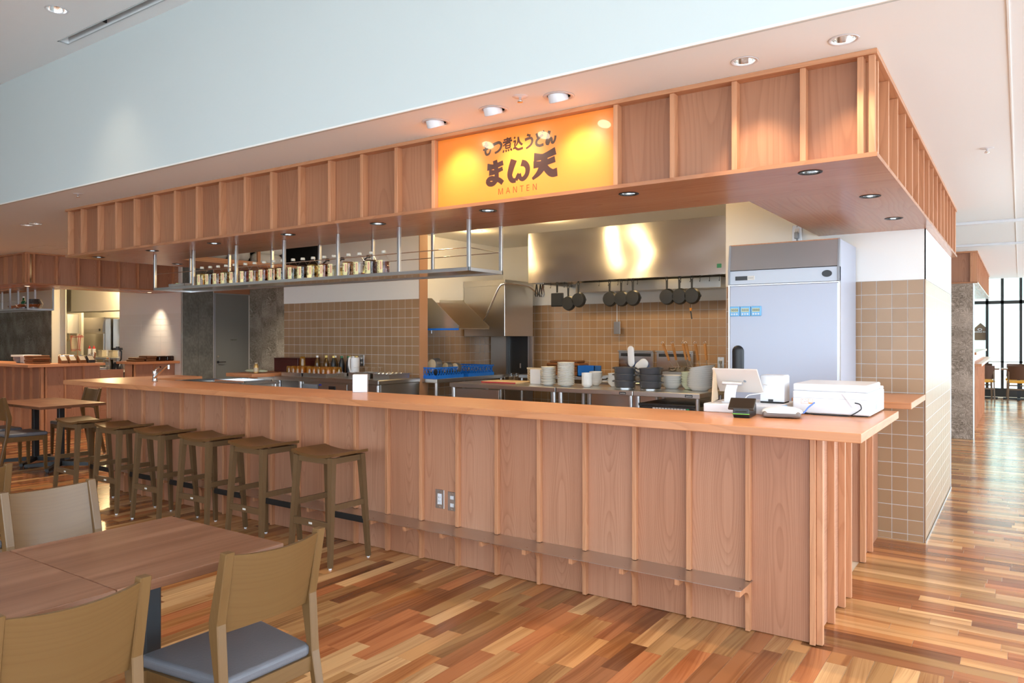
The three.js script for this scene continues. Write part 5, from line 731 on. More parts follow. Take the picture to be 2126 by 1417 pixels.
for (const [x, lab, ln] of [[-2.79, 'black clay pot of the pile next to the white bowls', 0], [-2.555, 'black clay pot of the pile next to the low white bowls', 1]]) { const g = lathe([[0, 0], [0.078, 0], [0.086, 0.008], [0.092, 0.05], [0.097, 0.056], [0.097, 0.061], [0.088, 0.06], [0.08, 0.012], [0, 0.01]], 36); for (let k = 0; k < 3; k++) { const t = T('clay_pot', lab + (k === 2 ? ', topmost' : k ? ', in the middle' : ', lowest'), 'pot', [x, IT + 0.012 + k * 0.056, -5.79], 'stacked black clay pots'); P(t, 'pot', g, m_pot); for (const s of [-1, 1]) P(t, 'lug', rbox(0.02, 0.012, 0.05, 0.005, s * 0.1, 0.044, 0), m_pot); if (ln && k === 2) t.rotation.z = 0.05; } const d = M('wire_trivet', merge([cyl(0.085, 0.085, 0.004, 0, 0, 0, 28), cyl(0.09, 0.09, 0.004, 0, 0.007, 0, 28), ...[0, 1, 2].map((k) => cyl(0.004, 0.004, 0.008, 0.08 * Math.cos(k * 2.1), 0.001, 0.08 * Math.sin(k * 2.1), 6))]), m_alu, 'pale flat trivet under ' + (ln ? 'the leaning' : 'the straight') + ' pile of black pots', 'trivet', [x, IT, -5.79]); }
stack('bowl', 4, bowlGeo(0.098, 0.055, 0.55), m_porcelain, 0.02, [-2.46, IT, -6.02], 'wide white bowl behind the black pots', 'wide white bowls', 'bowl');
stack('celadon_cup', 5, bowlGeo(0.062, 0.062, 0.5), m_porcelaingreen, 0.022, [-2.3, IT, -5.99], 'pale green bowl beside the leaning plates', 'pale green bowls', 'bowl', 0.5, 3);
stack('dinner_plate', 11, bowlGeo(0.108, 0.045, 0.62), m_porcelain, 0.0158, [-2.175, IT, -5.92], 'deep white plate of the leaning pile by the refrigerator', 'leaning pile of plates', 'plate', 1.1, 3);
{ const t = T('sushi_paddle', 'white rice paddles standing up behind the black pots', 'paddle', [-2.86, IT, -6.06]); P(t, 'holder', lathe([[0, 0], [0.04, 0], [0.045, 0.13], [0.04, 0.13], [0.036, 0.005], [0, 0.005]], 20), m_steel); P(t, 'paddle', new THREE.CapsuleGeometry(0.032, 0.12, 6, 16).scale(1, 1, 0.18).rotateZ(0.05).translate(0.0, 0.27, 0), m_whiteplastic); P(t, 'paddle', new THREE.CapsuleGeometry(0.045, 0.05, 6, 16).scale(1, 1, 0.18).rotateZ(-0.9).translate(0.1, 0.19, 0), m_whiteplastic); P(t, 'paddle_stem', cyl(0.008, 0.008, 0.16, 0.0, 0.02, 0, 8), m_whiteplastic); }
M('small_printer', merge([rbox(0.115, 0.14, 0.1, 0.005), box(-0.055, 0.055, 0.12, 0.128, 0.0495, 0.051)]), m_whiteplastic, 'white upright box beside the small plates', 'box', [-3.74, IT, -5.9]);
{ const t = T('cutting_board', 'pale cutting board with a red edge on the serving table', 'board', [-4.1, IT, -5.9]); P(t, 'board', box(-0.2, 0.2, 0, 0.016, -0.14, 0.14, 0.003), mat('board_cream', C(226, 200, 160), 0.6)); P(t, 'edge_strip', box(-0.2, 0.2, 0.002, 0.014, 0.14, 0.143), mat('board_red', C(176, 50, 60), 0.5)); }
for (const [dx, l] of [[-0.03, 'small clear glass jar on the cutting board'], [0.03, 'small clear glass jar beside the basket']]) M('glass_jar', lathe([[0, 0], [0.024, 0], [0.026, 0.06], [0.022, 0.068], [0.024, 0.075], [0.02, 0.075]], 18), m_glass, l, 'jar', [-4.08 + dx, IT + 0.0165, -6.0], 'glass jars on the board');
{ const t = T('plastic_basket', 'cream perforated plastic basket behind the white box', 'basket', [-3.86, IT, -6.1]); const bars = []; for (let k = 0; k < 9; k++) bars.push(box(-0.09 + k * 0.0215, -0.08 + k * 0.0215, 0, 0.13, 0.046, 0.05)); for (let k = 0; k < 6; k++) bars.push(box(-0.09, 0.092, k * 0.024, k * 0.024 + 0.012, 0.046, 0.05)); P(t, 'front_grid', merge(bars), m_cream); P(t, 'sides', merge([box(-0.095, -0.09, 0, 0.14, -0.05, 0.05), box(0.092, 0.097, 0, 0.14, -0.05, 0.05), box(-0.095, 0.097, 0, 0.14, -0.05, -0.046), box(-0.095, 0.097, 0, 0.004, -0.05, 0.05)]), m_cream); P(t, 'rim', box(-0.1, 0.102, 0.13, 0.145, 0.046, 0.054), m_cream); }
{ const t = T('bread_tray', 'brown wooden tray on the bench behind the plates', 'tray', [-4.0, 1.0005 + 0.0, -7.45]); t.position.set(-4.35, 1.0005, -7.5); P(t, 'stack', merge([box(-0.22, 0.22, 0, 0.05, -0.12, 0.12, 0.01), box(-0.2, 0.24, 0.05, 0.1, -0.12, 0.12, 0.01), box(-0.22, 0.22, 0.1, 0.14, -0.12, 0.12, 0.012)]), m_walnut); P(t, 'cloth', rbox(0.36, 0.03, 0.2, 0.01, 0, 0.14, 0), mat('brown_cloth', C(110, 74, 48), 0.8)); }
{ const t = T('blue_crate', 'small blue plastic crate on the bench before the slotted back guard', 'crate', [-3.98, 1.0005, -7.35]); P(t, 'box', merge([box(-0.11, 0.11, 0, 0.01, -0.08, 0.08), box(-0.11, 0.11, 0, 0.12, 0.072, 0.08), box(-0.11, 0.11, 0, 0.12, -0.08, -0.072), box(-0.11, -0.102, 0, 0.12, -0.08, 0.08), box(0.102, 0.11, 0, 0.12, -0.08, 0.08)]), m_blue); }
// ---------- drinks table ----------
const dt = T('drinks_table', 'stainless refrigerated drinks table before the tiled partition', 'table', [-6.0, KF, -5.6]), DT = 1.013;
W(dt, 'top', box(-6.8, -5.21, DT - 0.045, DT, -5.91, -5.287, 0.006, 'x'), m_steel); W(dt, 'body', box(-6.38, -5.22, KF + 0.1, DT - 0.046, -5.9, -5.33, 0.003, 'x'), m_steel); for (const [x, z] of [[-6.76, -5.33], [-6.76, -5.88], [-6.4, -5.32], [-5.235, -5.305]]) W(dt, 'leg', cyl(0.02, 0.02, DT - 0.05 - KF, x, KF, z, 12), m_alu); W(dt, 'back_plate', box(-6.78, -6.4, KF + 0.4, DT - 0.05, -5.9, -5.895), m_whiteplastic); W(dt, 'control_box', box(-6.37, -6.13, 0.5, 0.94, -5.33, -5.318, 0.003), m_greyplastic); W(dt, 'display', box(-6.32, -6.22, 0.83, 0.87, -5.318, -5.316), m_dark); for (const [x0, x1] of [[-6.11, -5.68], [-5.665, -5.245]]) { const d = W(dt, 'door', box(x0, x1, 0.3, 0.955, -5.33, -5.312, 0.003, 'y'), m_steel); const g = merge([rbox(0.16, 0.03, 0.03, 0.01, 0, -0.015, 0.015), rbox(0.1, 0.05, 0.01, 0.004, 0, 0.01, 0.004)]).translate((x0 + x1) / 2, 0.87, -5.312); W(d, 'handle', g, m_darkplastic); } W(dt, 'blue_badge', box(-6.1, -6.06, 0.93, 0.945, -5.312, -5.311), mat('blue_badge', C(50, 70, 200), 0.4)); W(dt, 'base', box(-6.36, -5.24, KF, KF + 0.1, -5.88, -5.4), m_dark);
function steelTray(label, x, z, w, d, h, y = DT + 0.0005) { const t = T('serving_tray', label, 'tray', [x, y, z], 'steel trays on the drinks table'); P(t, 'tub', merge([box(-w / 2 + 0.01, w / 2 - 0.01, 0, 0.002, -d / 2 + 0.01, d / 2 - 0.01), beam([-w / 2 + 0.01, 0.001, d / 2 - 0.01], [w / 2 - 0.01, 0.001, d / 2 - 0.01], 0.002, 0.002), ...[[1, 0], [-1, 0], [0, 1], [0, -1]].map(([a, b]) => a ? box(a * w / 2 - 0.006 * a - 0.001, a * w / 2 - 0.006 * a + 0.001, 0, h, -d / 2 + 0.006, d / 2 - 0.006) : box(-w / 2 + 0.006, w / 2 - 0.006, 0, h, b * d / 2 - 0.006 * b - 0.001, b * d / 2 - 0.006 * b + 0.001))]), m_steel); P(t, 'rim', merge([box(-w / 2 - 0.004, w / 2 + 0.004, h, h + 0.003, d / 2 - 0.01, d / 2 + 0.004), box(-w / 2 - 0.004, w / 2 + 0.004, h, h + 0.003, -d / 2 - 0.004, -d / 2 + 0.01), box(-w / 2 - 0.004, -w / 2 + 0.01, h, h + 0.003, -d / 2 + 0.01, d / 2 - 0.01), box(w / 2 - 0.01, w / 2 + 0.004, h, h + 0.003, -d / 2 + 0.01, d / 2 - 0.01)]), m_steel); return t; }
steelTray('steel tray of amber tumblers at the open end of the drinks table', -6.6, -5.5, 0.34, 0.3, 0.035); steelTray('steel tray of amber tumblers by the dark bottles', -6.22, -5.5, 0.38, 0.3, 0.035);
const tumGeo = lathe([[0.034, 0], [0.034, 0.012], [0.0315, 0.07], [0.028, 0.098], [0.022, 0.103], [0, 0.104]], 20); let tn = 0;
const tum = (x, y, z, lab) => M('tumbler', tumGeo, m_amber, lab, 'tumbler', [x, y, z], 'amber tumblers on the drinks table');
for (let i = 0; i < 4; i++) for (let j = 0; j < 3; j++) tum(-6.71 + i * 0.073, DT + 0.0028, -5.42 - j * 0.075, 'upturned amber tumbler in the tray at the open end'); for (let i = 0; i < 5; i++) for (let j = 0; j < 3; j++) tum(-6.37 + i * 0.073, DT + 0.0028, -5.42 - j * 0.075, 'upturned amber tumbler in the tray by the dark bottles'); tum(-6.62, DT + 0.1075, -5.53, 'single amber tumbler standing on top of the others');
const capM = { w: m_whiteplastic, y: mat('yellow_cap', C(240, 214, 120), 0.4), g: mat('green_cap', C(40, 110, 70), 0.4) }, capN = { w: 'white', y: 'yellow', g: 'green' };
[[-6.62, 'w', 0], [-6.55, 'y', 0], [-6.47, 'y', 0], [-6.4, 'w', 0], [-6.35, 'y', 1], [-6.29, 'w', 1], [-6.22, 'g', 1], [-6.17, 'y', 1], [-6.11, 'g', 1], [-6.06, 'y', 2]].forEach(([x, c, d], i) => { const t = T('drink_bottle', (d === 2 ? 'labelled dark bottle with ' : d ? 'dark soda bottle with ' : 'clear syrup bottle with ') + capN[c] + ' cap behind the tumblers', 'bottle', [x, DT + 0.0005, -5.74 - (i % 2) * 0.07], 'bottles behind the tumblers'); P(t, 'body', lathe([[0, 0], [0.028, 0], [0.031, 0.006], [0.031, 0.12], [0.026, 0.15], [0.013, 0.185], [0.013, 0.195], [0, 0.195]], 18), d ? m_darkplastic : mat('syrup_bottle', C(120, 84, 40), 0.15, { transmission: 0.4, thickness: 0 })); P(t, 'cap', cyl(0.015, 0.015, 0.022, 0, 0.195, 0, 14), capM[c]); if (d) P(t, 'label', cyl(0.0315, 0.0315, 0.06, 0, 0.045, 0, 18, true), d === 2 ? labelMats[5] : m_darkplastic); });
{ const t = T('water_pitcher', 'tall white lidded pitcher on the drinks table', 'pitcher', [-6.0, DT + 0.0005, -5.72]); P(t, 'body', lathe([[0, 0], [0.05, 0], [0.053, 0.01], [0.058, 0.16], [0.058, 0.2], [0.055, 0.205], [0, 0.207]], 28), m_whiteplastic); P(t, 'handle', tube([[0.0, 0.2, 0.052], [0.012, 0.2, 0.085], [0.012, 0.12, 0.09], [0.0, 0.05, 0.055]], 0.011, 10, 24), m_whiteplastic); P(t, 'lid_tab', rbox(0.03, 0.012, 0.03, 0.004, 0, 0.206, 0.02), m_whiteplastic); }
for (const [x, l] of [[-5.96, 'small clear glass at the edge of the drinks table by the pitcher'], [-5.9, 'small clear glass beside another before the pitcher']]) M('shot_glass', lathe([[0, 0], [0.018, 0], [0.024, 0.06], [0.022, 0.06], [0.016, 0.008], [0, 0.008]], 16), m_glass, l, 'glass', [x, DT + 0.0005, -5.45], 'small glasses before the pitcher');
steelTray('steel tray of wine glasses next to the pitcher', -5.76, -5.62, 0.155, 0.3, 0.05); steelTray('steel tray of wine glasses in the middle of three', -5.59, -5.62, 0.155, 0.3, 0.05); steelTray('steel tray of metal cups against the end of the partition', -5.37, -5.64, 0.23, 0.32, 0.05);
const wg = T('wine_glass', 'upturned wine glass in the trays on the drinks table', 'glass', [-5.8, DT + 0.0025, -5.54], 'upturned wine glasses'); P(wg, 'bowl', lathe([[0.026, 0.0], [0.03, 0.03], [0.016, 0.055], [0.004, 0.062]], 16), m_glass); P(wg, 'stem', lathe([[0.004, 0.062], [0.0035, 0.1], [0.006, 0.104], [0.028, 0.107], [0.028, 0.109], [0, 0.11]], 16), m_glass); for (let i = 0; i < 9; i++) copy(wg, [[-5.72, -5.8, -5.72, -5.63, -5.55, -5.63, -5.55, -5.8, -5.6][i], DT + 0.0025, [-5.56, -5.62, -5.64, -5.54, -5.57, -5.62, -5.66, -5.7, -5.71][i]]);
const mc = T('metal_cup', 'small polished metal cup in the tray against the partition', 'cup', [-5.46, DT + 0.0025, -5.55], 'metal cups in the tray'); P(mc, 'body', lathe([[0.02, 0], [0.021, 0.004], [0.018, 0.05], [0.015, 0.062], [0, 0.063]], 18), m_chrome); P(mc, 'band', lathe([[0.021, 0.028], [0.0215, 0.03], [0.021, 0.032]], 18), m_darkplastic); for (let k = 1; k < 12; k++) copy(mc, [-5.46 + (k % 4) * 0.055, DT + 0.0025, -5.55 - Math.floor(k / 4) * 0.075]);
{ const t = outlet('grey wall outlet with a black plug on the partition tiles', -6.09, 1.18, -5.922, 1); P(t, 'plug', rbox(0.03, 0.026, 0.04, 0.006, -0.01, -0.014, 0.024), m_darkplastic); P(t, 'cable', tube([[-0.02, 0, 0.04], [-0.06, -0.01, 0.05], [-0.09, -0.06, 0.04], [-0.09, -0.16, 0.03]], 0.004, 6, 20), m_darkplastic); }
{ const t = T('rosewood_box', 'dark red wood grain box behind the amber tumblers', 'box', [-6.92, 1.0405, -5.7]); P(t, 'case', box(-0.2, 0.22, 0, 0.15, -0.16, 0.16, 0.003, 'x'), m_rosewood); P(t, 'lid', box(-0.203, 0.223, 0.15, 0.16, -0.163, 0.163, 0.002, 'x'), m_rosewood); t.position.set(-6.98, 1.0405, -5.74); t.rotation.y = 0; }
{ const t = T('sauce_bottle', 'small gold can with screw cap on the slab by the drinks table', 'can', [-7.0, 1.0405, -5.2]); P(t, 'body', lathe([[0, 0], [0.024, 0], [0.026, 0.004], [0.026, 0.075], [0.016, 0.098], [0.016, 0.104], [0, 0.104]], 20), mat('gold_can', C(196, 156, 90), 0.3, { metalness: 0.4 })); P(t, 'cap', cyl(0.0165, 0.0165, 0.012, 0, 0.104, 0, 16), m_cream); P(t, 'paper_label', cyl(0.0265, 0.0265, 0.045, 0, 0.015, 0, 20, true), m_cream); }
{ const g = new THREE.SphereGeometry(1, 24, 12), p = g.attributes.position; for (let i = 0; i < p.count; i++) { const k = 1 + 0.1 * Math.sin(p.getX(i) * 9); p.setXYZ(i, p.getX(i) * 0.17 * k, p.getY(i) * 0.02 + 0.02, p.getZ(i) * 0.06); } g.computeVertexNormals(); M('wet_wipe_pack', g, mat('pale_pack', C(214, 228, 196), 0.4), 'pale green soft pack lying on the slab by the gold can', 'pack', [-7.12, 1.0405, -5.28], undefined, 0.1); }
// ---------- corridor between the stalls ----------
const wd = S('wall_corridor_side'); P(wd, 'core', box(-13.65, -11.665, 0, 2.654, -8.52, -7.2), m_white);
[[-7.2, -7.49], [-7.49, -7.775]].forEach(([a, b]) => P(wd, 'panel', box(-11.665, -11.655, 0, 2.654, b + 0.002, a - 0.002, 0.001, 'y'), m_concrete));
P(wd, 'lintel', wood(-11.665, -11.655, 2.21, 2.654, -8.52, -7.79, 0, 'z'), m_panel[0]);
const dr = S('door_1'); P(dr, 'leaf', box(-11.672, -11.66, 0.005, 2.2, -8.5, -7.83), m_door); P(dr, 'door_frame', merge([box(-11.665, -11.645, 0, 2.21, -7.82, -7.785, 0.002), box(-11.665, -11.645, 2.2, 2.215, -8.52, -7.785, 0.001)]), m_greyplastic); P(dr, 'handle', merge([cyl(0.022, 0.022, 0.01, 0, 0, 0, 16).rotateZ(-q).translate(-11.66, 1.0, -7.87), box(-11.625, -11.61, 0.993, 1.007, -8.0, -7.86, 0.003), box(-11.65, -11.61, 0.993, 1.007, -7.875, -7.862)]), m_darkplastic); P(dr, 'lock', cyl(0.018, 0.018, 0.008, 0, 0, 0, 16).rotateZ(-q).translate(-11.66, 1.1, -7.87), m_chrome); P(dr, 'sign_plate', box(-11.66, -11.6585, 1.38, 1.4, -8.25, -8.12), m_concrete);
const wc = S('wall_corridor_end'); P(wc, 'core', box(-11.66, -5.8, 0, 2.654, -8.64, -8.53), m_white);
[-11.66, -11.31, -10.9, -10.0, -9.1, -8.2, -7.3].forEach((x, k, l) => { if (k < l.length - 1) P(wc, 'panel', box(x + 0.002, l[k + 1] - 0.002, 0, 2.654, -8.53, -8.52, 0.001, 'y', k * 0.37, k * 0.7), m_boardgrey); });
// ---------- the neighbouring stall on the left ----------
const X2 = -11.7, Z2 = -4.815;
const can2 = T('stall_canopy', 'wooden canopy of the neighbouring stall with upright fins', 'canopy', [-14, 2.2, -5]);
W(can2, 'soffit_board', wood(-20, X2, 2.2, 2.219, -5.7, Z2, 0.001, 'x'), m_soffit); W(can2, 'soffit_board', wood(-12.6, X2, 2.2, 2.219, -7.195, -5.7, 0.001, 'z'), m_soffit); W(can2, 'top_board', wood(-20, X2, 2.632, 2.6535, Z2 - 0.07, Z2, 0.001, 'x'), m_stud); W(can2, 'top_board', wood(X2 - 0.07, X2, 2.632, 2.6535, -7.2, Z2 - 0.07, 0.001, 'z'), m_stud);
for (let k = 0; k < 20; k++) { const x = X2 - 0.04 - (k ? 0.06 + (k - 1) * 0.3055 : 0); W(can2, 'fin', wood(x - 0.025, x, 2.219, 2.632, Z2 - 0.06, Z2 - 0.01, 0, 'y'), m_stud); if (k) W(can2, 'back_panel', wood(x - 0.32, x - 0.01, 2.219, 2.632, Z2 - 0.072, Z2 - 0.06, 0, 'y'), m_panel[k % 3]); }
for (let k = 0; k < 9; k++) { const z = Z2 - 0.04 - (k ? 0.07 + (k - 1) * 0.3055 : 0); if (z < -7.17) break; W(can2, 'fin', wood(X2 - 0.06, X2 - 0.01, 2.219, 2.632, z - 0.025, z, 0, 'y'), m_stud); if (k) W(can2, 'back_panel', wood(X2 - 0.072, X2 - 0.06, 2.219, 2.632, Math.max(z - 0.32, -7.2), z - 0.01, 0, 'y'), m_panel[k % 3]); }
const top2 = T('stall_worktop', 'wooden worktop of the neighbouring stall', 'worktop', [-14, 1.0, -5.2]); W(top2, 'board', wood(-20, -11.796, 1.0, 1.04, -5.45, -4.891, 0.002, 'x'), m_worktop); W(top2, 'board', wood(-12.35, -11.796, 1.0, 1.04, -5.99, -5.45, 0.002, 'z'), m_worktop);
const ctr2 = T('stall_counter', 'batten panelled counter front of the neighbouring stall', 'counter', [-14, 0, -5.3]);
for (let k = 0; k < 20; k++) { const x = -12.06 - k * 0.303; W(ctr2, 'panel', wood(x - 0.303, x, 0.01, 1.0, -5.2, -5.188, 0, 'y'), m_panel[k % 3]); W(ctr2, 'batten', wood(x - 0.024, x, 0.0, 1.0, -5.188, -5.158, 0, 'y'), m_stud); }
W(ctr2, 'corner_post', wood(-12.05, -12.02, 0, 1.0, -5.2, -5.16, 0.001, 'y'), m_stud); for (let k = 0; k < 3; k++) { const z = -5.22 - k * 0.27; W(ctr2, 'panel', wood(-12.06, -12.048, 0.01, 1.0, z - 0.27, z, 0, 'y'), m_panel[k]); W(ctr2, 'batten', wood(-12.048, -12.018, 0, 1.0, z - 0.024, z, 0, 'y'), m_stud); }
W(ctr2, 'low_gate', wood(-12.06, -12.04, 0.01, 0.92, -6.4, -6.03, 0.001, 'z'), m_panel[1]);
const side2 = T('side_counter', 'short wooden side counter against the white tiles of the neighbouring stall', 'counter', [-11.9, 0, -6.8]); W(side2, 'board', wood(-12.3, -11.7, 1.0, 1.04, -7.18, -6.42, 0.002, 'z'), m_worktop); W(side2, 'front_panel', wood(-12.1, -11.86, 0.01, 1.0, -6.47, -6.455, 0.001, 'y'), m_panel[0]); W(side2, 'side_panel', wood(-11.872, -11.86, 0.01, 1.0, -7.18, -6.455, 0, 'y'), m_panel[2]); for (const z of [-6.47, -6.8]) W(side2, 'batten', wood(-11.86, -11.83, 0, 1.0, z - 0.024, z, 0, 'y'), m_stud);
// its walls
const w2 = S('wall_white_tiles'); P(w2, 'core', box(-13.65, -11.665, 0, 2.654, -7.2, -7.185), m_white); tiles(w2, 'z', -7.185, -11.67, -13.645, 0.0, TT, 0, (a, y) => y > 0.9, 0.62, 0.1, m_whitetile);
P(w2, 'corner_bead', box(-11.67, -11.66, 0, 2.2, -7.19, -7.18), m_alu);
const w3 = S('wall_grey_boards'); P(w3, 'core', box(-22, -16.32, 0, 2.654, -7.4, -7.21), m_white); for (let k = 0; k < 8; k++) P(w3, 'panel', box(-16.32 - (k + 1) * 0.6 + 0.002, -16.32 - k * 0.6 - 0.002, 0, 2.0, -7.21, -7.2, 0.001, 'y', k * 0.3, k * 0.5), m_boardgrey); P(w3, 'end_trim', box(-16.32, -16.12, 0, 2.654, -7.4, -7.38), m_white);
const k2 = S('wall_stall_kitchen'); P(k2, 'face', merge([box(-22, -13.65, 0, 2.654, -9.5, -9.4), box(-13.66, -13.65, 0, 2.654, -9.4, -7.2)]), m_white); const c2 = S('ceiling_stall_kitchen'); P(c2, 'panel', box(-22, -13.66, 2.6, 2.64, -9.4, -7.2), m_white);
P(k2, 'upper_band', box(-17.0, -13.66, 1.985, 2.654, -7.95, -7.9), m_white);
{ const t = T('exhaust_hood', 'dark steel exhaust hood of the neighbouring stall', 'hood', [-18.5, 1.96, -8.1]); W(t, 'front_sheet', box(-20.5, -17.02, 1.99, 2.6, -7.91, -7.9, 0, 'x'), m_steel); W(t, 'side_sheet', box(-17.02, -17.01, 1.99, 2.6, -8.6, -7.91), m_steel); W(t, 'gutter', box(-20.5, -13.67, 1.96, 1.98, -7.97, -7.88, 0.002, 'x'), m_steel); }
{ const t = T('refrigerator', 'brownish steel upright refrigerator in the neighbouring stall', 'refrigerator', [-17.0, KF, -8.7]); const b = [-18.0, -16.85]; W(t, 'cabinet', box(b[0], b[1], KF, 1.88, -9.3, -8.55, 0.004), m_steel); W(t, 'door', box(b[0] + 0.01, b[1] - 0.01, KF + 0.1, 1.52, -8.548, -8.51, 0.006, 'y'), m_steel); W(t, 'head', ext([[0, 0], [0.06, 0], [0.06, 0.08], [0.02, 0.34], [0, 0.34]], b[1] - b[0], 0.003).rotateY(-q).translate(b[1], 1.54, -8.55), m_fridgehead); W(t, 'display', box(b[0] + 0.06, b[0] + 0.16, 1.58, 1.62, -8.49, -8.485), m_dark); W(t, 'emblem', cyl(0.03, 0.03, 0.005, 0, 0, 0, 16).rotateX(q).translate(b[1] - 0.12, 1.6, -8.487), m_darkplastic); }
{ const t = T('steel_cabinet', 'plain steel cabinet beside the brownish refrigerator', 'cabinet', [-16.2, KF, -8.8]); W(t, 'body', box(-16.8, -15.2, KF, 1.85, -9.35, -8.7, 0.003, 'y'), m_steel); const mw = T('microwave', 'pale microwave oven on a wall shelf before the steel cabinet', 'microwave', [-15.4, 1.32, -8.5]); W(mw, 'case', box(-15.75, -15.1, 1.32, 1.62, -8.69, -8.35, 0.006), m_whiteplastic); W(mw, 'window', box(-15.7, -15.4, 1.36, 1.58, -8.35, -8.345), mat('oven_window', C(110, 130, 134), 0.2)); W(mw, 'panel', box(-15.36, -15.14, 1.35, 1.59, -8.35, -8.345), m_greyplastic); const sh = T('wall_shelf', 'steel wall shelf carrying the microwave', 'shelf', [-15.4, 1.3, -8.5]); W(sh, 'board', box(-15.85, -15.0, 1.305, 1.3195, -8.7, -8.33), m_steel); W(sh, 'rod', merge([box(-15.84, -15.82, 1.32, 2.6, -8.36, -8.34), box(-15.03, -15.01, 1.32, 2.6, -8.36, -8.34)]), m_alu); }
{ const t = T('water_heater', 'white wall mounted water heater with pipes', 'water heater', [-17.9, 1.6, -8.2]); W(t, 'case', box(-18.3, -17.62, 1.52, 1.95, -8.35, -8.1, 0.006), m_whiteplastic); for (const x of [-18.2, -18.05, -17.85, -17.72]) W(t, 'pipe', tube([[x, 1.52, -8.2], [x, 1.4, -8.2], [x - 0.12, 1.36, -8.2], [x - 0.2, 1.34, -8.22]], 0.016, 8, 16), m_cream); W(t, 'back_board', box(-18.4, -17.5, KF, 2.6, -8.4, -8.352), m_white); }
{ const t = T('tea_towel', 'white tea towel with red stripes hanging in the neighbouring stall', 'towel', [-16.4, 1.06, -7.75]); const c = document.createElement('canvas'); c.width = c.height = 128; const x = c.getContext('2d'); x.fillStyle = '#e8dcc8'; x.fillRect(0, 0, 128, 128); x.fillStyle = '#c04848'; for (const a of [6, 14, 108, 118]) { x.fillRect(a, 0, 4, 128); x.fillRect(0, a, 128, 4); } const tx = new THREE.CanvasTexture(c); tx.colorSpace = THREE.SRGBColorSpace;
  const sheet = surf(10, 8, (u, v) => [(u - 0.5) * 0.42 + v * 0.03, 1.16 + v * 0.32 - 0.03 * Math.sin(u * 7), -7.75 + 0.03 * Math.sin(u * 9 + v * 2)], [0, 0, 0.006]); const uv = sheet.attributes.uv, p = sheet.attributes.position; for (let i = 0; i < uv.count; i++) uv.setXY(i, p.getX(i) / 0.42 + 0.5, (p.getY(i) - 1.13) / 0.35); W(t, 'cloth', sheet.translate(-16.45, 0, 0), mat('striped_cloth', 0xffffff, 0.9, { map: tx })); W(t, 'stand', merge([cyl(0.008, 0.008, 0.36, -16.45, 1.05, -7.77, 8), cyl(0.008, 0.008, 0.46, 0, -0.23, 0, 8).rotateZ(q).translate(-16.45, 1.47, -7.76), cyl(0.05, 0.05, 0.01, -16.45, 1.04, -7.77, 16)]), m_stud); }
steelTable('prep_table', 'stainless preparation table inside the neighbouring stall', -18.2, -13.8, 1.04, -8.2, -7.5, {});
for (const [x, l] of [[-15.9, 'white squeeze bottle with red tip beside the towel'], [-15.72, 'white squeeze bottle with red tip further from the towel']]) { const t = T('squeeze_bottle', l, 'bottle', [x, 1.0405, -7.75]); P(t, 'body', cyl(0.036, 0.034, 0.16, 0, 0, 0, 18), m_whiteplastic); P(t, 'tip', lathe([[0, 0.16], [0.032, 0.16], [0.03, 0.175], [0.012, 0.19], [0.004, 0.225], [0, 0.225]], 16), mat('red_tip', C(205, 40, 50), 0.4)); }
for (const [x, l] of [[-15.45, 'square clear jar on the preparation table by the squeeze bottles'], [-15.05, 'square clear jar on the preparation table by the whisks']]) M('storage_jar', merge([rbox(0.16, 0.12, 0.12, 0.01), rbox(0.17, 0.012, 0.13, 0.004, 0, 0.12, 0)]), mat('cloudy_plastic', C(216, 208, 186), 0.3), l, 'jar', [x, 1.0405, -7.8]);
{ const t = T('utensil_pot', 'steel pot of whisks and wooden spoons in the neighbouring stall', 'pot', [-13.0, 0.86, -6.3]); t.position.set(-12.62, 1.0, -6.2); P(t, 'pot', lathe([[0, -0.14], [0.06, -0.14], [0.062, 0.06], [0.058, 0.06], [0.056, -0.135], [0, -0.135]], 20), m_chrome); P(t, 'whisk', merge([0, 1, 2, 3].map((k) => new THREE.TorusGeometry(0.045, 0.002, 5, 20).scale(0.7, 1.2, 1).rotateY(k * 0.8).translate(-0.02, 0.13, 0))), m_chrome); P(t, 'spoon', beam([0.02, 0.0, 0], [0.09, 0.19, 0], 0.02, 0.012, 0.04, 0.012), m_stud); }
steelTable('back_bench', 'low stainless bench behind the gate of the neighbouring stall', -13.4, -12.4, 0.86, -7.15, -6.05, {});
{ const t = T('blender', 'black based glass blender before the white tiles', 'blender', [-12.5, 0.8605, -6.55]); P(t, 'base', lathe([[0, 0], [0.1, 0], [0.095, 0.03], [0.075, 0.13], [0, 0.135]], 4), m_darkplastic); P(t, 'jar', lathe([[0.055, 0.135], [0.06, 0.15], [0.075, 0.36], [0.07, 0.36], [0.055, 0.15]], 24), m_glass); P(t, 'collar', cyl(0.062, 0.06, 0.03, 0, 0.13, 0, 20), m_darkplastic); P(t, 'lid', merge([cyl(0.078, 0.074, 0.04, 0, 0.36, 0, 20), cyl(0.03, 0.03, 0.02, 0, 0.4, 0, 14)]), m_darkplastic); P(t, 'handle', tube([[0.07, 0.35, 0], [0.115, 0.34, 0], [0.11, 0.22, 0], [0.065, 0.17, 0]], 0.012, 10, 20), m_darkplastic); }
{ const t = T('coffee_siphon', 'glass coffee siphon beside the blender', 'siphon', [-12.75, 0.8605, -6.5]); P(t, 'upper_glass', lathe([[0.04, 0.22], [0.042, 0.36], [0.04, 0.36]], 20), m_glass); P(t, 'globe', new THREE.SphereGeometry(0.06, 20, 14).translate(0, 0.15, 0), m_glass); P(t, 'stand', merge([cyl(0.06, 0.06, 0.012, 0, 0, 0, 20), cyl(0.008, 0.008, 0.24, 0.075, 0, 0, 8), box(0.0, 0.08, 0.215, 0.23, -0.01, 0.01)]), m_chrome); }
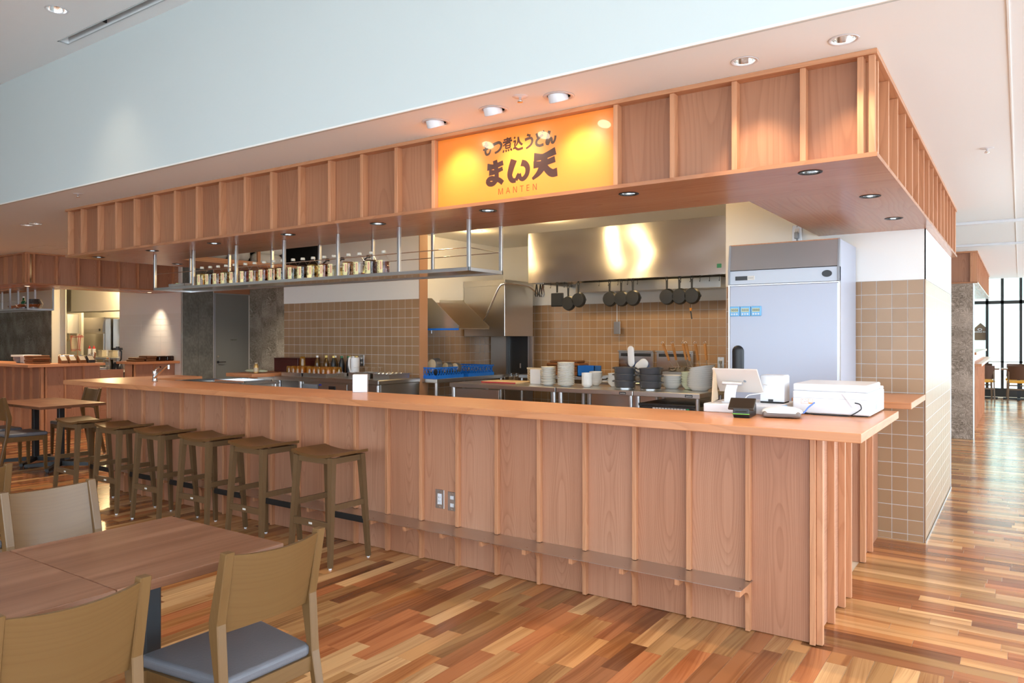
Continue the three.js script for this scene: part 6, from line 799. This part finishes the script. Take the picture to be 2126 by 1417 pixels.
M('scale_box', merge([rbox(0.2, 0.1, 0.14, 0.006), box(-0.08, 0.0, 0.03, 0.06, 0.07, 0.072)]), m_whiteplastic, 'white box with a small label beside the blender', 'box', [-12.72, 0.8605, -6.25]);
M('lunch_box', merge([rbox(0.22, 0.07, 0.16, 0.012), rbox(0.23, 0.015, 0.17, 0.006, 0, 0.07, 0)]), mat('cloudy_tub', C(220, 222, 222), 0.3), 'cloudy plastic tub before the blender', 'tub', [-12.45, 0.8605, -6.2]);
// things on its counter
const C2 = 1.0402; const slab = (r, w, d, h) => rbox(w, h, d, r);
for (let k = 0; k < 4; k++) M('wooden_board', rbox(0.3, 0.03, 0.24, 0.013), m_walnut, ['lowest thick wooden board of the pile at the counter corner', 'second thick wooden board of the pile at the counter corner', 'third thick wooden board of the pile at the counter corner', 'topmost thick wooden board of the pile at the counter corner'][k], 'board', [-12.22 - (k % 2) * 0.03, C2 + k * 0.031, -5.2], 'thick wooden boards at the corner');
for (const [x, l] of [[-12.62, 'left'], [-12.5, 'right']]) for (let k = 0; k < 6; k++) M('side_plate', rbox(0.11, 0.016, 0.11, 0.007), m_porcelain, k === 5 ? 'topmost square white dish stacked beside the boards' : 'square white dish stacked beside the boards', 'dish', [x, C2 + k * 0.0165, -5.2], 'square white dishes'); for (let k = 0; k < 2; k++) M('platter', rbox(0.42, 0.014, 0.26, 0.006), m_porcelain, k ? 'long white platter lying on the stacked dishes, upper' : 'long white platter lying on the stacked dishes, lower', 'platter', [-12.6, C2 + 0.0995 + k * 0.0145, -5.2], 'long platters');
for (let k = 0; k < 3; k++) M('grey_bowl', bowlGeo(0.09, 0.07, 0.5), mat('grey_stoneware', C(150, 148, 150), 0.4), ['lowest', 'middle', 'topmost'][k] + ' grey bowl beside the white dishes', 'bowl', [-12.82, C2 + k * 0.026, -5.2], 'grey bowls');
{ const t = T('small_appliance', 'cream toaster like appliance behind the wooden boards', 'appliance', [-12.5, C2, -5.6]); t.position.set(-12.2, C2, -5.6); P(t, 'case', rbox(0.2, 0.13, 0.16, 0.01), m_cream); P(t, 'panel', box(-0.09, 0.09, 0.01, 0.05, 0.08, 0.083), m_greyplastic); P(t, 'knob', merge([cyl(0.012, 0.012, 0.01, 0, 0, 0, 12).rotateX(q).translate(-0.05, 0.03, 0.085), cyl(0.012, 0.012, 0.01, 0, 0, 0, 12).rotateX(q).translate(0.05, 0.03, 0.085)]), m_darkplastic); }
[[-5.45, 'first slanted wooden spice holder with a clip'], [-5.58, 'second slanted wooden spice holder with a clip'], [-5.72, 'third slanted wooden spice holder with a scoop'], [-5.85, 'dark slanted holder at the end of the side counter']].forEach(([z, l], i) => { const t = T('menu_holder', l, 'holder', [-11.98, C2, z], 'slanted holders on the side counter'); P(t, 'block', ext([[-0.05, 0], [0.06, 0], [0.04, 0.05], [-0.02, 0.11], [-0.05, 0.11]], 0.1, 0.002).rotateY(-0.0).translate(0, 0, -0.05), i === 3 ? m_darkplastic : m_walnut); P(t, 'paper', beam([0.048, 0.045, 0], [-0.018, 0.108, 0], 0.006, 0.08), m_cream); P(t, 'clip', merge([new THREE.TorusGeometry(0.012, 0.004, 6, 12).translate(-0.03, 0.122, 0), box(-0.045, -0.015, 0.11, 0.118, -0.03, 0.03)]), m_chrome); });
for (const [z, y, m, l] of [[-6.55, 0, m_walnut, 'lower wooden tray stacked at the edge of the side counter'], [-6.58, 0.032, m_walnut, 'upper wooden tray stacked at the edge of the side counter'], [-6.75, 0, m_walnut, 'thick wooden tray in the middle of the side counter'], [-6.76, 0.045, m_walnut, 'thick wooden tray lying on the middle one']]) M('wooden_tray', rbox(0.26, z < -6.7 ? 0.044 : 0.031, 0.17, 0.012), m, l, 'tray', [-11.95, C2 + y, z], 'wooden trays on the side counter');
for (const [z, l] of [[-6.94, 'glossy dark lacquer box beside the wooden trays'], [-7.08, 'glossy dark lacquer box against the white tiles']]) M('lacquer_box', rbox(0.28, 0.085, 0.13, 0.02), mat('dark_lacquer', C(44, 26, 18), 0.12), l, 'box', [-11.95, C2, z], 'lacquer boxes');
// its hanging shelf with steel bowls
{ const t = T('hanging_shelf', 'hanging steel shelf with mixing bowls in the neighbouring stall', 'shelf', [-13.5, 1.856, -5.35]); W(t, 'deck', box(-15.0, -12.5, 1.866, 1.87, -5.55, -5.17), m_mirror); W(t, 'rim', merge([box(-15.0, -12.49, 1.856, 1.88, -5.18, -5.168), box(-15.0, -12.49, 1.856, 1.88, -5.55, -5.538), box(-12.5, -12.488, 1.856, 1.88, -5.55, -5.168)]), m_alu); for (let k = 0; k < 4; k++) for (const z of [-5.168, -5.528]) { const x = -12.488 - k * 0.607; W(t, 'post', box(x - 0.022, x, 1.88, 2.2, z - 0.022, z), m_alu); } W(t, 'rail', tube([[-15, 2.0, -5.175], [-12.5, 2.0, -5.175]], 0.003, 6, 2, false), m_chrome); }
const sb = (r) => lathe([[0, 0], [r * 0.45, 0], [r * 0.8, r * 0.25], [r, r * 0.62], [r * 1.05, r * 0.63], [r * 0.98, r * 0.62], [r * 0.78, r * 0.27], [0, 0.006]], 28);
for (let k = 0; k < 7; k++) M('mixing_bowl', sb(0.13 - k * 0.006), m_chrome, k === 6 ? 'topmost steel mixing bowl of the nested stack' : k ? 'steel mixing bowl nested in the stack' : 'lowest steel mixing bowl of the nested stack', 'bowl', [-12.72, 1.871 + k * 0.017, -5.36], 'nested mixing bowls'); M('mixing_bowl', sb(0.14), m_chrome, 'single wide steel mixing bowl beside the nested stack', 'bowl', [-13.05, 1.871, -5.36]); M('mixing_bowl', sb(0.11), m_chrome, 'wide steel bowl at the shelf end with a green bottle', 'bowl', [-13.36, 1.871, -5.36]); { const t = T('green_bottle', 'green bottle behind the steel bowls on the hanging shelf', 'bottle', [-13.42, 1.871, -5.5]); P(t, 'body', lathe([[0, 0], [0.035, 0], [0.035, 0.13], [0.014, 0.18], [0.014, 0.21], [0, 0.21]], 18), mat('green_bottle', C(20, 100, 60), 0.2)); P(t, 'cap', cyl(0.016, 0.016, 0.02, 0, 0.21, 0, 12), m_whiteplastic); }
// its lamps
for (const [x, z, l] of [[-12.2, -6.93, 'small downlight over the white tiles of the neighbouring stall'], [-13.6, -5.0, 'small downlight over the neighbouring counter'], [-12.2, -5.05, 'small downlight at the corner of the neighbouring canopy']]) { const t = T('downlight', l, 'light', [x, 2.2, z]); P(t, 'trim_ring', lathe([[0.036, -0.004], [0.05, -0.003], [0.052, 0], [0.036, 0]], 24), m_black); P(t, 'lamp_lens', cyl(0.036, 0.036, 0.003, 0, -0.003, 0, 20), lampMat(1, 0.8, 0.55, 6)); const s = new THREE.SpotLight(SOFTWARM, z < -6 ? 5 : 7, 0, 0.7, 0.7, 2); s.position.set(x, 2.19, z); s.target.position.set(z < -6 ? x - 0.45 : x, 0, z < -6 ? z - 0.2 : z - 0.7); s.castShadow = true; s.name = 'spot'; scene.add(s, s.target); }
for (const [x, z] of [[-17.3, -8.6], [-14.6, -7.5]]) { const t = T('ceiling_lamp', x < -16 ? 'warm ceiling lamp over the brownish refrigerator' : 'warm ceiling lamp over the microwave of the neighbouring stall', 'light', [x, 2.6, z]); P(t, 'trim_ring', lathe([[0.07, -0.006], [0.085, -0.005], [0.09, 0], [0.07, 0]], 24), m_whiteplastic); P(t, 'lamp_lens', cyl(0.07, 0.07, 0.006, 0, -0.006, 0, 20), lampMat(1, 0.78, 0.42, 8)); const s = new THREE.PointLight(new THREE.Color(1, 0.7, 0.34), 6, 0, 2); s.position.set(x, 2.54, z); s.castShadow = true; s.shadow.radius = 3; s.name = 'stall_lamp'; scene.add(s); }
for (const [x, z, l] of [[-10.4, -5.6, 'unseen white downlight added in the corridor ceiling between the stalls'], [-13.4, -4.2, 'unseen white downlight added before the neighbouring counter'], [-10.2, -7.6, 'unseen white downlight added near the grey corridor door']]) { const t = T('downlight', l, 'light', [x, LOWY, z]); P(t, 'trim_ring', lathe([[0.06, -0.004], [0.075, -0.003], [0.078, 0], [0.06, 0]], 24), m_whiteplastic); P(t, 'lamp_lens', cyl(0.06, 0.06, 0.003, 0, -0.003, 0, 20), lampMat(1, 0.82, 0.6, 8)); const s = new THREE.SpotLight(SOFTWARM, 16, 0, 1.05, 0.8, 2); s.position.set(x, LOWY - 0.01, z); s.target.position.set(x, 0, z); s.castShadow = true; s.shadow.radius = 3; s.name = 'added_corridor_spot'; scene.add(s, s.target); }  // unseen downlights, added to lift the light on the left side
{ const h = T('ceiling_hatch', 'square access hatch in the low ceiling near the neighbouring canopy', 'hatch', [-10.88, LOWY, -4.77]); P(h, 'frame', merge([box(-0.225, 0.225, -0.003, 0, 0.148, 0.15), box(-0.225, 0.225, -0.003, 0, -0.15, -0.148), box(-0.225, -0.223, -0.003, 0, -0.15, 0.15), box(0.223, 0.225, -0.003, 0, -0.15, 0.15)]), m_alu); P(h, 'panel', box(-0.22, 0.22, -0.002, 0, -0.146, 0.146), m_ceiling); }
// ---------- the stall beyond the aisle on the right ----------
const ZR = -12.31;
const wr = S('wall_fibre_board'); P(wr, 'face', box(-4, -0.544, 0, 2.2, ZR - 0.3, ZR, 0.001, 'y'), m_board); P(wr, 'edge_bead', box(-0.546, -0.54, 0, 2.2, ZR - 0.3, ZR + 0.002), m_alu);
const can3 = T('stall_canopy', 'reddish wooden canopy of the stall beyond the right aisle', 'canopy', [-1, 2.2, -14]); W(can3, 'soffit_board', wood(-4, -0.488, 2.2, 2.219, -17.5, ZR + 0.01, 0.001, 'z'), m_soffit); W(can3, 'top_board', wood(-4, -0.488, 2.632, 2.6535, ZR - 0.06, ZR + 0.01, 0.001, 'x'), m_stud); W(can3, 'top_board', wood(-0.56, -0.488, 2.632, 2.6535, -17.5, ZR - 0.06, 0.001, 'z'), m_stud); W(can3, 'end_panel', wood(-4, -0.55, 2.219, 2.632, ZR - 0.06, ZR - 0.045, 0, 'y'), m_panel[1]); for (const x of [-0.58, -0.97]) W(can3, 'fin', wood(x, x + 0.025, 2.219, 2.632, ZR - 0.045, ZR, 0, 'y'), m_stud); for (let k = 0; k < 17; k++) { const z = ZR - 0.02 - k * 0.303; W(can3, 'fin', wood(-0.55, -0.498, 2.219, 2.632, z - 0.025, z, 0, 'y'), m_stud); W(can3, 'back_panel', wood(-0.562, -0.55, 2.219, 2.632, z - 0.303, z, 0, 'y'), m_panel[k % 3]); }
const top3 = T('stall_worktop', 'wooden worktop of the stall beyond the right aisle', 'worktop', [-1, 1.0, -15]); W(top3, 'board', wood(-1.6, -0.468, 1.0, 1.04, -18.0, -13.1, 0.002, 'z'), m_worktop); W(top3, 'raised_shelf', wood(-1.6, -0.56, 1.16, 1.2, -18.1, -13.7, 0.002, 'z'), m_worktop); W(top3, 'riser', box(-1.6, -0.62, 1.04, 1.16, -18.0, -13.75), m_white);
const ctr3 = T('stall_counter', 'panelled counter side of the stall beyond the right aisle', 'counter', [-1, 0, -15]); W(ctr3, 'end_panel', wood(-1.6, -0.6, 0.01, 1.0, -13.5, -13.48, 0, 'y'), m_panel[0]); for (let k = 0; k < 13; k++) { const z = -13.5 - k * 0.303; W(ctr3, 'panel', wood(-0.612, -0.6, 0.01, 1.0, z - 0.303, z, 0, 'y'), m_panel[k % 3]); W(ctr3, 'batten', wood(-0.6, -0.565, 0, 1.0, z - 0.024, z, 0, 'y'), m_stud); }
// far chairs and table at the end glazing
function farChair(label, pos, turn) { const t = T('shell_chair', label, 'chair', pos, 'dark chairs at the far glazing', turn); P(t, 'backrest', surf(8, 4, (u, v) => [(u - 0.5) * (0.42 - 0.02 * v), 0.5 + v * 0.3, 0.2 + 0.06 * v + 0.03 * (1 - (2 * u - 1) ** 2)], [0, 0, 0.012]), mat('dark_walnut', C(84, 54, 36), 0.4)); P(t, 'seat', rbox(0.44, 0.05, 0.42, 0.02, 0, 0.42, 0), mat('yellow_vinyl', C(226, 160, 40), 0.4)); for (const s of [-1, 1]) { P(t, 'rear_leg', beam([s * 0.2, 0, 0.27], [s * 0.18, 0.72, 0.24], 0.024, 0.024), m_stool); P(t, 'front_leg', beam([s * 0.2, 0, -0.2], [s * 0.18, 0.42, -0.17], 0.024, 0.024), m_stool); } P(t, 'stretcher', box(-0.19, 0.19, 0.27, 0.3, 0.25, 0.27), m_stool); return t; }
const fc = farChair('dark brown chair with yellow seat by the far glazing beside the column', [-0.02, 0, -20.0], 0); copy(fc, [-0.7, 0, -20.0], 0.15, 'dark brown chair with yellow seat by the far glazing next to the counter'); copy(fc, [-0.06, 0, -21.08], Math.PI, 'dark brown chair on the glass side of the far table'); copy(fc, [-0.75, 0, -21.05], Math.PI, 'dark brown chair on the glass side of the second far table');
for (const [x, l] of [[-0.02, 'thin far table between dark chairs beside the column'], [-0.72, 'thin far table between dark chairs next to the counter']]) { const t = T('cafe_table', l, 'table', [x, 0, -20.55], 'far tables at the glazing'); P(t, 'tabletop', box(-0.33, 0.33, 0.69, 0.72, -0.3, 0.3, 0.002, 'x'), m_table); P(t, 'column', box(-0.03, 0.03, 0.04, 0.69, -0.03, 0.03), m_black); P(t, 'base', merge([box(-0.3, 0.3, 0.01, 0.045, -0.03, 0.03, 0.004), box(-0.03, 0.03, 0.01, 0.045, -0.3, 0.3, 0.004)]), m_black); P(t, 'glide', merge([[-0.28, 0], [0.28, 0], [0, -0.28], [0, 0.28]].map(([a, b]) => cyl(0.012, 0.012, 0.012, a, 0, b, 8))), m_rubber); }
const font = await new FontLoader().loadAsync('fonts/droid/droid_sans_bold.typeface.json');
{ const t = T('glass_lettering', 'white MIDDLE HALL lettering on the far glass', 'lettering', [-0.93, 1.55, -21.53]); const g = new TextGeometry('MIDDLE HALL', { font, size: 0.032, depth: 0.002, curveSegments: 3 }); P(t, 'text', g, m_whiteplastic); P(t, 'emblem', lathe([[0.02, 0], [0.03, 0], [0.03, 0.002], [0.02, 0.002]], 20).rotateX(q).scale(1.6, 1, 1).translate(0.12, 0.075, 0), m_whiteplastic); }
M('house_poster', ext([[-0.13, 0], [0.13, 0], [0.13, 0.3], [0, 0.43], [-0.13, 0.3]], 0.01), mat('brown_card', C(150, 110, 90), 0.6), 'brown house shaped board behind the far glass', 'board', [-0.8, 1.36, -21.7 + 0.06]);
renderer.render(scene, camera);
